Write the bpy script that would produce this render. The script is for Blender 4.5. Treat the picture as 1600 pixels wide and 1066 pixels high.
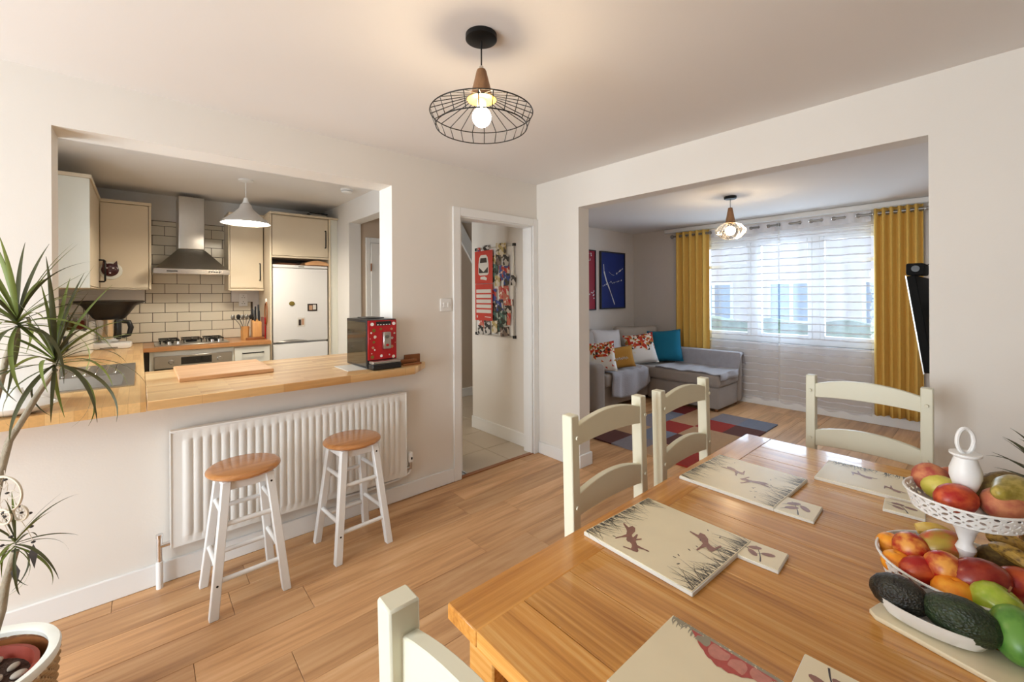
import bpy, bmesh, math, random
from mathutils import Vector, Matrix
for o in list(bpy.data.objects): bpy.data.objects.remove(o)
SC = bpy.context.scene
COL = SC.collection
PI = math.pi
random.seed(7)

# ------------------------------------------------------------------ camera
FPX, CXP, CYP = 663.06, 800.0, 461.8
TH = math.atan((1556.1 - 800) / FPX)
RHO = math.atan(7.34 / 1337.6)
H = 1.42
cF = Vector((math.cos(TH), math.sin(TH), 0))
R0 = Vector((math.sin(TH), -math.cos(TH), 0))
cU = Vector((0, 0, 1)) * math.cos(RHO) + R0 * math.sin(RHO)
cR = R0 * math.cos(RHO) - Vector((0, 0, 1)) * math.sin(RHO)
cam_d = bpy.data.cameras.new('camera')
cam = bpy.data.objects.new('camera', cam_d); COL.objects.link(cam)
M3 = Matrix((cR, cU, -cF)).transposed()
cam.matrix_world = Matrix.Translation((0, 0, H)) @ M3.to_4x4()
cam_d.sensor_width = 36.0
cam_d.lens = FPX * 36 / 1600
cam_d.shift_y = -(533 - CYP) / 1600
cam_d.clip_start = 0.02
SC.camera = cam

# ------------------------------------------------------------------ world, daylight, exposure
w = bpy.data.worlds.new('world'); SC.world = w; w.use_nodes = True
bg = w.node_tree.nodes['Background']
bg.inputs[0].default_value = (0.60, 0.79, 1.0, 1); bg.inputs[1].default_value = 2.1
def area(name, loc, direction, sx, sy, power, col):
    l = bpy.data.lights.new(name, 'AREA'); l.shape = 'RECTANGLE'; l.size = sx; l.size_y = sy
    l.energy = power; l.color = col
    o = bpy.data.objects.new(name, l); COL.objects.link(o); o.location = loc
    o.rotation_euler = Vector(direction).to_track_quat('-Z', 'Z').to_euler()
    return o
# daylight coming through the three windows of the place (each stands outside its own opening)
area('daylight_patio_door', (-2.90, 1.35, 1.15), (1, -0.08, -0.03), 2.0, 2.1, 128, (0.91, 0.965, 1.0))
area('daylight_living_window', (6.45, 1.75, 1.55), (-1, 0, -0.1), 2.0, 1.4, 80, (0.62, 0.80, 1.0))
area('daylight_kitchen_window', (-1.05, 3.50, 1.62), (1, -0.1, -0.15), 1.0, 1.0, 30, (0.92, 0.97, 1.0))
SC.view_settings.view_transform = 'Standard'
SC.view_settings.look = 'None'
SC.view_settings.exposure = 0.32
SC.view_settings.gamma = 1.0
SC.view_settings.use_curve_mapping = False

# ------------------------------------------------------------------ helpers
def ray(x, y): return cF * FPX + cR * (x - CXP) + cU * (CYP - y)
def at(x, y, ax, v):
    d = ray(x, y); t = (v - (0, 0, H)[ax]) / d[ax]
    return Vector((0, 0, H)) + d * t

def srgb(r, g, b):
    f = lambda c: (c / 255 / 12.92) if c / 255 <= 0.04045 else ((c / 255 + 0.055) / 1.055) ** 2.4
    return (f(r), f(g), f(b))

MATS = {}
def mat(name, col, rough=0.5, metal=0.0, noise=0.0, nscale=8.0, bump=0.0, bscale=60.0, emit=None, estr=0.0,
        spec=0.5, alpha=1.0, trans=0.0, coat=0.0, sub=0.0, sheen=0.0):
    m = bpy.data.materials.new(name); m.use_nodes = True
    nt = m.node_tree; b = nt.nodes['Principled BSDF']
    b.inputs['Base Color'].default_value = (*col, 1); b.inputs['Roughness'].default_value = rough
    b.inputs['Metallic'].default_value = metal; b.inputs['Specular IOR Level'].default_value = spec
    b.inputs['Alpha'].default_value = alpha; b.inputs['Transmission Weight'].default_value = trans
    b.inputs['Coat Weight'].default_value = coat
    if sheen: b.inputs['Sheen Weight'].default_value = sheen
    if emit:
        b.inputs['Emission Color'].default_value = (*emit, 1); b.inputs['Emission Strength'].default_value = estr
    if noise or bump:
        tc = nt.nodes.new('ShaderNodeTexCoord')
    if noise:
        n = nt.nodes.new('ShaderNodeTexNoise'); n.inputs['Scale'].default_value = nscale; n.inputs['Detail'].default_value = 4
        nt.links.new(tc.outputs['Object'], n.inputs['Vector'])
        mx = nt.nodes.new('ShaderNodeMix'); mx.data_type = 'RGBA'
        mx.inputs[6].default_value = (*[c * (1 - noise) for c in col], 1)
        mx.inputs[7].default_value = (*[min(1, c * (1 + noise)) for c in col], 1)
        nt.links.new(n.outputs['Fac'], mx.inputs[0]); nt.links.new(mx.outputs[2], b.inputs['Base Color'])
    if bump:
        n2 = nt.nodes.new('ShaderNodeTexNoise'); n2.inputs['Scale'].default_value = bscale; n2.inputs['Detail'].default_value = 3
        nt.links.new(tc.outputs['Object'], n2.inputs['Vector'])
        bp = nt.nodes.new('ShaderNodeBump'); bp.inputs['Strength'].default_value = bump; bp.inputs['Distance'].default_value = 0.01
        nt.links.new(n2.outputs['Fac'], bp.inputs['Height']); nt.links.new(bp.outputs['Normal'], b.inputs['Normal'])
    MATS[name] = m
    return m

def wood(name, stops, axis='X', grain=14.0, stretch=9.0, rough=0.4, vary=0.12, coat=0.0, streak=0.5, bump=0.05, knots=0.0):
    """procedural timber: stretched noise along an axis, tone varied per object"""
    m = bpy.data.materials.new(name); m.use_nodes = True
    nt = m.node_tree; N = nt.nodes; L = nt.links; b = N['Principled BSDF']
    b.inputs['Roughness'].default_value = rough; b.inputs['Coat Weight'].default_value = coat
    tc = N.new('ShaderNodeTexCoord'); oi = N.new('ShaderNodeObjectInfo')
    mul = N.new('ShaderNodeVectorMath'); mul.operation = 'SCALE'; mul.inputs[3].default_value = 37.0
    cmb = N.new('ShaderNodeCombineXYZ')
    for i in range(3): L.new(oi.outputs['Random'], cmb.inputs[i])
    L.new(cmb.outputs[0], mul.inputs[0])
    add = N.new('ShaderNodeVectorMath'); L.new(tc.outputs['Object'], add.inputs[0]); L.new(mul.outputs[0], add.inputs[1])
    mp = N.new('ShaderNodeMapping'); s = [grain, grain, grain]; s['XYZ'.index(axis)] = grain / stretch
    mp.inputs['Scale'].default_value = s; L.new(add.outputs[0], mp.inputs[0])
    n1 = N.new('ShaderNodeTexNoise'); n1.inputs['Scale'].default_value = 1.0; n1.inputs['Detail'].default_value = 6
    n1.inputs['Roughness'].default_value = 0.6; n1.inputs['Distortion'].default_value = 0.6
    L.new(mp.outputs[0], n1.inputs['Vector'])
    mp2 = N.new('ShaderNodeMapping'); s2 = [grain * 7] * 3; s2['XYZ'.index(axis)] = grain * 7 / (stretch * 4)
    mp2.inputs['Scale'].default_value = s2; L.new(add.outputs[0], mp2.inputs[0])
    n2 = N.new('ShaderNodeTexNoise'); n2.inputs['Scale'].default_value = 1.0; n2.inputs['Detail'].default_value = 3
    L.new(mp2.outputs[0], n2.inputs['Vector'])
    mix = N.new('ShaderNodeMix'); mix.data_type = 'FLOAT'; mix.inputs[0].default_value = streak * 0.6
    L.new(n1.outputs['Fac'], mix.inputs[2]); L.new(n2.outputs['Fac'], mix.inputs[3])
    cr = N.new('ShaderNodeValToRGB'); e = cr.color_ramp.elements
    e[0].position = 0.30; e[0].color = (*stops[0], 1); e[1].position = 0.70; e[1].color = (*stops[-1], 1)
    if len(stops) == 3:
        x = cr.color_ramp.elements.new(0.5); x.color = (*stops[1], 1)
    L.new(mix.outputs[0], cr.inputs[0])
    hsv = N.new('ShaderNodeHueSaturation')
    mr = N.new('ShaderNodeMapRange'); mr.inputs[3].default_value = 1 - vary; mr.inputs[4].default_value = 1 + vary
    L.new(oi.outputs['Random'], mr.inputs[0]); L.new(mr.outputs[0], hsv.inputs['Value']); L.new(cr.outputs[0], hsv.inputs['Color'])
    L.new(hsv.outputs[0], b.inputs['Base Color'])
    bp = N.new('ShaderNodeBump'); bp.inputs['Strength'].default_value = bump; bp.inputs['Distance'].default_value = 0.01
    L.new(n2.outputs['Fac'], bp.inputs['Height']); L.new(bp.outputs['Normal'], b.inputs['Normal'])
    MATS[name] = m
    return m

class MB:
    """collects shapes for one mesh"""
    def __init__(s): s.v = []; s.f = []; s.m = []; s.cur = 0
    def add(s, vs, fs):
        k = len(s.v); s.v += [tuple(p) for p in vs]; s.f += [tuple(i + k for i in q) for q in fs]; s.m += [s.cur] * len(fs)
        return s
    def box(s, x0, y0, z0, x1, y1, z1):
        x0, x1 = min(x0, x1), max(x0, x1); y0, y1 = min(y0, y1), max(y0, y1); z0, z1 = min(z0, z1), max(z0, z1)
        return s.add([(x0, y0, z0), (x1, y0, z0), (x1, y1, z0), (x0, y1, z0), (x0, y0, z1), (x1, y0, z1), (x1, y1, z1), (x0, y1, z1)],
              [(0, 3, 2, 1), (4, 5, 6, 7), (0, 1, 5, 4), (1, 2, 6, 5), (2, 3, 7, 6), (3, 0, 4, 7)])
    def prism(s, poly, z0, z1, ax='Z'):
        """polygon (ccw) extruded along an axis; the polygon lies in the two other axes, in cyclic order"""
        n = len(poly)
        def mk(p, z): return {'Z': (p[0], p[1], z), 'X': (z, p[0], p[1]), 'Y': (p[1], z, p[0])}[ax]
        ar = sum(poly[i][0] * poly[(i + 1) % n][1] - poly[(i + 1) % n][0] * poly[i][1] for i in range(n))
        if ar < 0: poly = poly[::-1]
        vs = [mk(p, z0) for p in poly] + [mk(p, z1) for p in poly]
        fs = [tuple(range(n - 1, -1, -1)), tuple(range(n, 2 * n))] + [(i, (i + 1) % n, n + (i + 1) % n, n + i) for i in range(n)]
        return s.add(vs, fs)
    def lathe(s, prof, seg=24, c=(0, 0, 0), sx=1.0, sy=1.0, closed=False):
        """profile of (r, z); r=0 ends are closed to a point"""
        vs = []; fs = []; rows = []
        for r, z in prof:
            if r < 1e-6: rows.append([len(vs)]); vs.append((c[0], c[1], c[2] + z))
            else:
                rows.append(list(range(len(vs), len(vs) + seg)))
                vs += [(c[0] + sx * r * math.cos(2 * PI * i / seg), c[1] + sy * r * math.sin(2 * PI * i / seg), c[2] + z) for i in range(seg)]
        pr = list(zip(rows, rows[1:])) + ([(rows[-1], rows[0])] if closed else [])
        for a, b in pr:
            for i in range(seg):
                j = (i + 1) % seg
                if len(a) == 1 and len(b) == 1: continue
                if len(a) == 1: fs.append((a[0], b[j], b[i]))
                elif len(b) == 1: fs.append((a[i], a[j], b[0]))
                else: fs.append((a[i], a[j], b[j], b[i]))
        return s.add(vs, fs)
    def tube(s, pts, r, seg=8, cap=True, closed=False):
        pts = [Vector(p) for p in pts]; n = len(pts)
        rr = r if isinstance(r, (list, tuple)) else [r] * n
        vs = []; fs = []; prev = None
        for i, p in enumerate(pts):
            if closed: t = pts[(i + 1) % n] - pts[i - 1]
            else: t = pts[min(i + 1, n - 1)] - pts[max(i - 1, 0)]
            t.normalize()
            if prev is None:
                a = Vector((0, 0, 1)) if abs(t.z) < 0.9 else Vector((1, 0, 0))
                u = t.cross(a).normalized()
            else:
                u = (prev - t * prev.dot(t)).normalized()
            prev = u; v = t.cross(u)
            for k in range(seg):
                an = 2 * PI * k / seg
                vs.append(p + (u * math.cos(an) + v * math.sin(an)) * rr[i])
        rng = range(n if closed else n - 1)
        for i in rng:
            a = i * seg; b = ((i + 1) % n) * seg
            for k in range(seg):
                j = (k + 1) % seg
                fs.append((a + k, a + j, b + j, b + k))
        if cap and not closed:
            fs.append(tuple(range(seg - 1, -1, -1))); fs.append(tuple(range((n - 1) * seg, n * seg)))
        return s.add(vs, fs)
    def cyl(s, p0, p1, r0, r1=None, seg=16): return s.tube([p0, p1], [r0, r0 if r1 is None else r1], seg)
    def ball(s, c, rx, ry=None, rz=None, seg=16, rings=10):
        ry = ry or rx; rz = rz or rx
        prof = [(math.sin(PI * i / rings), -math.cos(PI * i / rings)) for i in range(rings + 1)]
        prof[0] = (0, -1); prof[-1] = (0, 1)
        k = len(s.v); s.lathe(prof, seg)
        for i in range(k, len(s.v)):
            x, y, z = s.v[i]; s.v[i] = (c[0] + x * rx, c[1] + y * ry, c[2] + z * rz)
        return s
    def rod(s, p0, p1, wx, wy):
        """square bar between two points, kept upright: wx, wy = section sizes in x and y"""
        a, b = Vector(p0), Vector(p1); hx, hy = wx / 2, wy / 2
        o = [(-hx, -hy), (hx, -hy), (hx, hy), (-hx, hy)]
        return s.add([(a.x + x, a.y + y, a.z) for x, y in o] + [(b.x + x, b.y + y, b.z) for x, y in o],
              [(3, 2, 1, 0), (4, 5, 6, 7), (0, 1, 5, 4), (1, 2, 6, 5), (2, 3, 7, 6), (3, 0, 4, 7)])
    def grid(s, fn, nu, nv, thick=None):
        vs = [fn(i / nu, j / nv) for j in range(nv + 1) for i in range(nu + 1)]
        fs = [(j * (nu + 1) + i, j * (nu + 1) + i + 1, (j + 1) * (nu + 1) + i + 1, (j + 1) * (nu + 1) + i) for j in range(nv) for i in range(nu)]
        return s.add(vs, fs)
    def xf(s, M, k=0):
        for i in range(k, len(s.v)): s.v[i] = tuple(M @ Vector(s.v[i]))
        return s
    def mesh(s, name, mats, bevel=0.0, seg=1, smooth=True, angle=40):
        me = bpy.data.meshes.new(name); me.from_pydata(s.v, [], s.f)
        if not isinstance(mats, (list, tuple)): mats = [mats]
        for m in mats: me.materials.append(MATS[m] if isinstance(m, str) else m)
        if len(mats) > 1: me.polygons.foreach_set('material_index', s.m)
        if bevel:
            bm = bmesh.new(); bm.from_mesh(me)
            ed = [e for e in bm.edges if len(e.link_faces) == 2 and e.calc_face_angle(0) > math.radians(35)]
            bmesh.ops.bevel(bm, geom=ed, offset=bevel, segments=seg, profile=0.6, affect='EDGES', clamp_overlap=True)
            bm.to_mesh(me); bm.free()
        if smooth:
            me.shade_smooth(); me.set_sharp_from_angle(angle=math.radians(angle))
        me.update()
        return me
    def build(s, name, mats, parent=None, loc=(0, 0, 0), rot=(0, 0, 0), **kw):
        return link(name, s.mesh(name, mats, **kw), parent, loc, rot)

def link(name, me, parent=None, loc=(0, 0, 0), rot=(0, 0, 0), scale=(1, 1, 1)):
    o = bpy.data.objects.new(name, me); COL.objects.link(o)
    if parent: o.parent = parent
    o.location = loc; o.rotation_euler = rot; o.scale = scale
    return o
def tag(o, label, cat, group=None):
    o['label'] = label; o['category'] = cat
    if group: o['group'] = group
    return o
def thing(name, label, cat, loc=(0, 0, 0), rz=0.0, group=None):
    o = bpy.data.objects.new(name, None); COL.objects.link(o); o.location = loc; o.rotation_euler = (0, 0, rz)
    o.empty_display_size = 0.05
    return tag(o, label, cat, group)
def struct(o):
    o['kind'] = 'structure'; return o
def B(x0, y0, z0, x1, y1, z1): return MB().box(x0, y0, z0, x1, y1, z1)
def solid(o, t, off=-1):
    md = o.modifiers.new('solid', 'SOLIDIFY'); md.thickness = t; md.offset = off; return o
def subsurf(o, n=1):
    md = o.modifiers.new('sub', 'SUBSURF'); md.levels = n; md.render_levels = n; return o
def copy_tree(o, loc, rz, label=None):
    c = o.copy(); COL.objects.link(c); c.location = loc; c.rotation_euler = (0, 0, rz)
    if label: c['label'] = label
    for ch in list(o.children):
        k = ch.copy(); COL.objects.link(k); k.parent = c
        for g in ch.children:
            q = g.copy(); COL.objects.link(q); q.parent = k
    return c
def text_obj(txt, size, name, m, parent, M, extrude=0.0004):
    cu = bpy.data.curves.new(name, 'FONT'); cu.body = txt; cu.size = size; cu.extrude = extrude; cu.align_x = 'CENTER'; cu.align_y = 'CENTER'
    t = bpy.data.objects.new('tmp', cu); COL.objects.link(t)
    dg = bpy.context.evaluated_depsgraph_get(); me = bpy.data.meshes.new_from_object(t.evaluated_get(dg))
    bpy.data.objects.remove(t); me.transform(M); me.materials.clear(); me.materials.append(MATS[m])
    return link(name, me, parent)

# ------------------------------------------------------------------ materials
mat('wall_paint', srgb(233, 228, 220), 0.85, noise=0.02, nscale=3, bump=0.03, bscale=120)
mat('ceiling_paint', srgb(236, 233, 230), 0.9, noise=0.015, nscale=2, bump=0.02, bscale=90)
mat('white_gloss', srgb(240, 240, 238), 0.35, noise=0.01)
mat('bounce_cut_taupe', srgb(150, 138, 124), 0.85, noise=0.02, nscale=3)
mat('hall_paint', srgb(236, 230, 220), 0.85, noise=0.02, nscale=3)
mat('hall_shaded_tan', srgb(204, 186, 166), 0.85, noise=0.04, nscale=3)  # tan of the hall wall, darkened to hold its shade
mat('kitchen_paint', srgb(233, 231, 228), 0.8, noise=0.015)
mat('living_paint', srgb(222, 215, 208), 0.85, noise=0.015)
wood('floor_wood', [srgb(152, 106, 66), srgb(206, 158, 110), srgb(228, 188, 142)], 'X', 8, 9, 0.36, 0.12, streak=0.4, bump=0.02)
mat('subfloor', srgb(110, 76, 50), 0.8, noise=0.1)
wood('table_wood', [srgb(152, 94, 34), srgb(206, 146, 70), srgb(234, 190, 118)], 'Y', 15, 12, 0.22, 0.14, coat=0.4, streak=0.7, bump=0.03)
wood('table_wood_x', [srgb(164, 104, 40), srgb(200, 138, 62), srgb(220, 164, 88)], 'X', 16, 11, 0.22, 0.07, coat=0.4, streak=0.7, bump=0.03)
wood('stool_wood', [srgb(168, 106, 54), srgb(192, 132, 76), srgb(204, 148, 92)], 'X', 12, 8, 0.28, 0.05, coat=0.4)
wood('board_wood', [srgb(196, 140, 92), srgb(222, 172, 124), srgb(232, 188, 142)], 'X', 14, 10, 0.45, 0.05)
wood('block_wood', [srgb(188, 132, 76), srgb(214, 164, 104)], 'Z', 14, 8, 0.4, 0.08)
wood('dark_wood', [srgb(120, 72, 38), srgb(160, 100, 54)], 'X', 14, 8, 0.4, 0.08)
wood('lamp_wood', [srgb(120, 84, 54), srgb(160, 118, 80)], 'Z', 20, 6, 0.5, 0.05)
def butcher(name, axis, c):
    """block worktop: staves of random tone from a brick pattern, with grain"""
    m = bpy.data.materials.new(name); m.use_nodes = True; nt = m.node_tree; N = nt.nodes; L = nt.links; b = N['Principled BSDF']
    b.inputs['Roughness'].default_value = 0.3; b.inputs['Coat Weight'].default_value = 0.15
    tc = N.new('ShaderNodeTexCoord'); mp = N.new('ShaderNodeMapping')
    if axis == 'Y': mp.inputs['Rotation'].default_value = (0, 0, PI / 2)
    L.new(tc.outputs['Object'], mp.inputs[0])
    br = N.new('ShaderNodeTexBrick'); br.inputs['Scale'].default_value = 1.0
    br.inputs['Color1'].default_value = (*c[0], 1); br.inputs['Color2'].default_value = (*c[1], 1); br.inputs['Mortar'].default_value = (*[x * 0.8 for x in c[0]], 1)
    br.inputs['Brick Width'].default_value = 0.36; br.inputs['Row Height'].default_value = 0.042; br.inputs['Mortar Size'].default_value = 0.0006
    br.inputs['Bias'].default_value = 0.1; br.offset = 0.37
    L.new(mp.outputs[0], br.inputs['Vector'])
    mp2 = N.new('ShaderNodeMapping'); mp2.inputs['Scale'].default_value = (8, 90, 90); L.new(mp.outputs[0], mp2.inputs[0])
    n = N.new('ShaderNodeTexNoise'); n.inputs['Scale'].default_value = 1; n.inputs['Detail'].default_value = 4; L.new(mp2.outputs[0], n.inputs['Vector'])
    mr = N.new('ShaderNodeMapRange'); mr.inputs[3].default_value = 0.82; mr.inputs[4].default_value = 1.16; L.new(n.outputs['Fac'], mr.inputs[0])
    hs = N.new('ShaderNodeHueSaturation'); L.new(mr.outputs[0], hs.inputs['Value']); L.new(br.outputs['Color'], hs.inputs['Color'])
    L.new(hs.outputs[0], b.inputs['Base Color']); MATS[name] = m
butcher('worktop_x', 'X', [srgb(198, 146, 86), srgb(236, 200, 146)])
butcher('worktop_y', 'Y', [srgb(208, 158, 96), srgb(230, 190, 132)])
butcher('worktop_back', 'X', [srgb(176, 122, 74), srgb(196, 142, 92)])
mat('chair_paint', srgb(226, 224, 202), 0.4, noise=0.02)
mat('stool_paint', srgb(236, 236, 234), 0.4, noise=0.01)
mat('radiator_white', srgb(238, 237, 232), 0.35)
mat('chrome', (0.75, 0.75, 0.76), 0.18, 1.0)
mat('steel', (0.55, 0.54, 0.52), 0.32, 1.0, noise=0.05, nscale=30)
mat('steel_dark', (0.30, 0.29, 0.27), 0.38, 1.0, noise=0.05, nscale=30)
mat('black_metal', (0.012, 0.012, 0.012), 0.4, 0.6)
mat('black_matt', (0.010, 0.010, 0.010), 0.85, spec=0.2)
mat('black_plastic', (0.012, 0.012, 0.013), 0.35, noise=0.05)
mat('dark_glass', (0.01, 0.01, 0.01), 0.08, coat=0.5)
mat('cabinet_cream', srgb(222, 208, 184), 0.4, noise=0.01)
mat('cabinet_white', srgb(230, 230, 220), 0.4, noise=0.01)
mat('tile_white', srgb(226, 218, 200), 0.18, noise=0.02, nscale=2)
mat('grout_dark', srgb(92, 82, 70), 0.9, noise=0.1)
mat('floor_tile', srgb(196, 182, 162), 0.4, noise=0.06, nscale=5)
mat('floor_grout', srgb(120, 106, 90), 0.9, noise=0.1)
mat('fridge_white', srgb(234, 234, 234), 0.35, noise=0.01)
mat('plastic_white', srgb(240, 240, 238), 0.4)
mat('ceramic_white', srgb(240, 240, 236), 0.12, coat=0.5)
mat('machine_red', srgb(178, 12, 24), 0.3, coat=0.3)
mat('seam_dark', (0.03, 0.02, 0.015), 0.8)
mat('bulb', (1, 0.9, 0.7), 0.4, emit=(1.0, 0.77, 0.50), estr=120)
mat('bulb_cool', (1, 1, 1), 0.4, emit=(1.0, 0.88, 0.70), estr=48)
mat('lamp_inner', srgb(190, 140, 60), 0.5)
mat('sofa_fabric', srgb(150, 140, 132), 0.95, noise=0.06, nscale=25, bump=0.25, bscale=300, sheen=0.2)
mat('throw_fabric', srgb(160, 158, 164), 0.95, noise=0.12, nscale=14, bump=0.5, bscale=90, sheen=0.4)
mat('cushion_grey', srgb(176, 168, 162), 0.95, noise=0.04, nscale=20, bump=0.2, bscale=250)
mat('cushion_light', srgb(206, 200, 198), 0.95, noise=0.04, nscale=20, bump=0.2, bscale=250)
mat('cushion_beige', srgb(176, 164, 150), 0.95, noise=0.04, nscale=20, bump=0.2, bscale=250)
mat('cushion_teal', srgb(10, 110, 140), 0.9, noise=0.06, nscale=20, bump=0.2, bscale=250)
mat('cushion_mustard', srgb(176, 128, 48), 0.9, noise=0.06, nscale=20, bump=0.2, bscale=250)
for n_, c_ in (('tri_red', (196, 56, 30)), ('tri_orange', (208, 110, 50)), ('tri_cream', (232, 222, 204)), ('tri_dark', (60, 50, 40)), ('tri_gold', (176, 140, 60)), ('tri_white', (236, 234, 230))):
    mat(n_, srgb(*c_), 0.9, bump=0.2, bscale=250)
mat('curtain_yellow', srgb(230, 190, 100), 0.9, noise=0.05, nscale=30, bump=0.15, bscale=300)
for n_, c_ in (('rug_red', (150, 40, 26)), ('rug_tan', (176, 140, 104)), ('rug_grey', (126, 118, 122)), ('rug_brown', (92, 52, 44)), ('rug_blue', (112, 116, 130)), ('rug_maroon', (108, 24, 20))):
    mat(n_, srgb(*c_), 1.0, noise=0.12, nscale=40, bump=0.5, bscale=200)
mat('picture_frame', (0.015, 0.015, 0.02), 0.4)
mat('leaf', srgb(112, 126, 52), 0.6, noise=0.25, nscale=6)
mat('leaf_dark', srgb(72, 74, 38), 0.6, noise=0.25, nscale=6)
mat('bark', srgb(168, 158, 138), 0.9, noise=0.25, nscale=20, bump=0.5, bscale=60)
mat('wicker', srgb(178, 146, 104), 0.8, noise=0.2, nscale=30)
mat('pot_rim', srgb(226, 226, 216), 0.35, noise=0.02)
mat('terracotta', srgb(140, 52, 34), 0.5, noise=0.1)
mat('soil', srgb(60, 40, 28), 1.0, noise=0.3, nscale=40, bump=1, bscale=80)
mat('pebble', srgb(176, 166, 152), 0.6, noise=0.2, nscale=12)
mat('string_white', srgb(216, 204, 184), 0.9)
mat('bead_dark', (0.02, 0.015, 0.012), 0.5)
mat('mat_cream', srgb(232, 220, 188), 0.36, noise=0.06, nscale=12)
mat('mat_edge', srgb(228, 226, 216), 0.6, noise=0.06, nscale=60)
mat('mat_side_dark', srgb(74, 56, 40), 0.6)
mat('ink_grass', srgb(78, 74, 64), 0.4)
mat('ink_hare', srgb(140, 98, 86), 0.35, noise=0.35, nscale=60)
mat('ink_dark', srgb(56, 44, 42), 0.35)
mat('ink_red', srgb(176, 76, 68), 0.35, noise=0.35, nscale=70)
mat('ink_pink', srgb(194, 128, 114), 0.35, noise=0.3, nscale=80)
mat('ink_smudge', srgb(150, 142, 122), 0.35, noise=0.25, nscale=40)
mat('stand_white', srgb(236, 236, 234), 0.35)
# ================================================================== STRUCTURE
AY, AYB, DYB = 2.743, 2.943, 2.853      # dining/kitchen wall: face, back of the thick part, back of the thin part at the door
BX, BXB = 2.709, 2.84                   # wall with the wide opening
CE, LCE, KCE = 2.42, 2.40, 2.52         # ceilings
KX0, KX1, KY1 = -0.65, 1.82, 5.90       # kitchen
LX1, LY0, LY1 = 6.01, 0.10, 3.86        # living room
DX0, DY0 = -2.60, -1.40                 # dining room
WT = 0.945                              # worktop height
HBY = 4.95

# floors -------------------------------------------------------------
fl = struct(B(DX0, DY0, -0.12, BX + 0.07, AY + 0.03, -0.010).box(BX + 0.07, LY0 - 0.01, -0.12, LX1, LY1, -0.010).build('floor', 'subfloor'))
def planks(x0, x1, y0, y1, parent, seed):
    rnd = random.Random(seed); W = 0.192; Lp = 1.29; y = y0
    while y < y1 - 0.01:
        yb = min(y + W, y1); x = x0 - rnd.random() * Lp
        while x < x1 - 0.01:
            a, b = max(x, x0), min(x + Lp, x1)
            if b - a > 0.03:
                cx, cy = (a + b) / 2, (y + yb) / 2; hx, hy = (b - a) / 2 - 0.0008, (yb - y) / 2 - 0.0008
                B(-hx, -hy, -0.0095, hx, hy, 0).build('plank', 'floor_wood', parent, (cx, cy, 0), bevel=0.0010)
            x += Lp
        y = yb
planks(DX0, BX, DY0, AY, fl, 3)
planks(BX, BXB, 0.201, 2.256, fl, 5)
planks(BXB, LX1, LY0, LY1, fl, 4)
hf = struct(B(1.96, AYB - 0.17, -0.12, 5.2, HBY, -0.012).build('floor_hall', 'floor_grout'))
# tile grid of the hall runs with the walls; one joint crossing sits where the photo shows it
jx, jy = at(758, 701.4, 2, 0).x, at(758, 701.4, 2, 0).y
TS = 0.445
for i in range(-2, 7):
    for j in range(-2, 5):
        x0, x1 = max(jx + i * TS, 1.965), min(jx + (i + 1) * TS, 4.2); y0, y1 = max(jy + j * TS, AY + 0.035), min(jy + (j + 1) * TS, HBY)
        if x1 - x0 < 0.02 or y1 - y0 < 0.02: continue
        if y1 < 3.80: x1 = min(x1, BX)
        if x1 - x0 < 0.02: continue
        B(x0 + 0.003, y0 + 0.003, -0.011, x1 - 0.003, y1 - 0.003, 0).build('tile', 'floor_tile', hf, bevel=0.002)
kf = struct(B(KX0, AYB, -0.12, 1.96, KY1, 0).build('floor_kitchen', 'floor_tile'))
trh = struct(B(1.866, AY - 0.005, 0, 2.648, AY + 0.035, 0.006).build('trim_1', 'dark_wood'))

# wall between dining room and kitchen -------------------------------
OX0, OX1, OZ = -0.291, 1.308, 2.183
w1 = MB()
w1.box(DX0, AY, 0, OX0, AYB, CE); w1.box(OX0, AY, 0, OX1, AYB, WT - 0.045); w1.box(OX0, AY, OZ, OX1, AYB, CE)
w1.box(OX1, AY, 0, 1.60, AYB, CE); w1.box(1.60, AY, 0, 1.866, DYB, CE); w1.box(1.866, AY, 2.045, 2.648, DYB, CE); w1.box(2.648, AY, 0, BX, DYB, CE)
w1.box(-0.85, AYB, CE, 1.82, AYB + 0.001, KCE)
wall_a = struct(w1.build('wall_left', 'wall_paint', smooth=False))
w2 = MB()
w2.box(BX, 2.256, 0, BXB, 3.745, CE); w2.box(BX, 0.201, 2.143, BXB, 2.256, CE); w2.box(BX, DY0, 0, BXB, 0.201, CE)
struct(w2.build('wall_front', 'wall_paint', smooth=False))
struct(B(DX0 - 0.2, DY0 - 0.12, 0, BXB, DY0, CE).build('wall_right', 'bounce_cut_taupe', smooth=False))  # unseen wall, given a dark tone to cut bounced light
# wall behind the viewer with the patio door opening
struct(MB().box(DX0 - 0.2, DY0, 0, DX0, 0.35, CE).box(DX0 - 0.2, 2.35, 0, DX0, AYB, CE).box(DX0 - 0.2, 0.35, 2.2, DX0, 2.35, CE)
       .build('wall_back', 'wall_paint', smooth=False))
struct(B(DX0 - 0.2, DY0 - 0.12, CE, BXB, AYB, CE + 0.15).build('ceiling', 'ceiling_paint', smooth=False))
def pane_mat():
    m = bpy.data.materials.new('window_glass'); m.use_nodes = True; nt = m.node_tree; nt.nodes.clear()
    o = nt.nodes.new('ShaderNodeOutputMaterial'); mx = nt.nodes.new('ShaderNodeMixShader'); t = nt.nodes.new('ShaderNodeBsdfTransparent')
    g = nt.nodes.new('ShaderNodeBsdfGlossy'); g.inputs['Roughness'].default_value = 0.02; mx.inputs[0].default_value = 0.06
    nt.links.new(t.outputs[0], mx.inputs[1]); nt.links.new(g.outputs[0], mx.inputs[2]); nt.links.new(mx.outputs[0], o.inputs[0]); MATS['window_glass'] = m
pane_mat()
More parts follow.
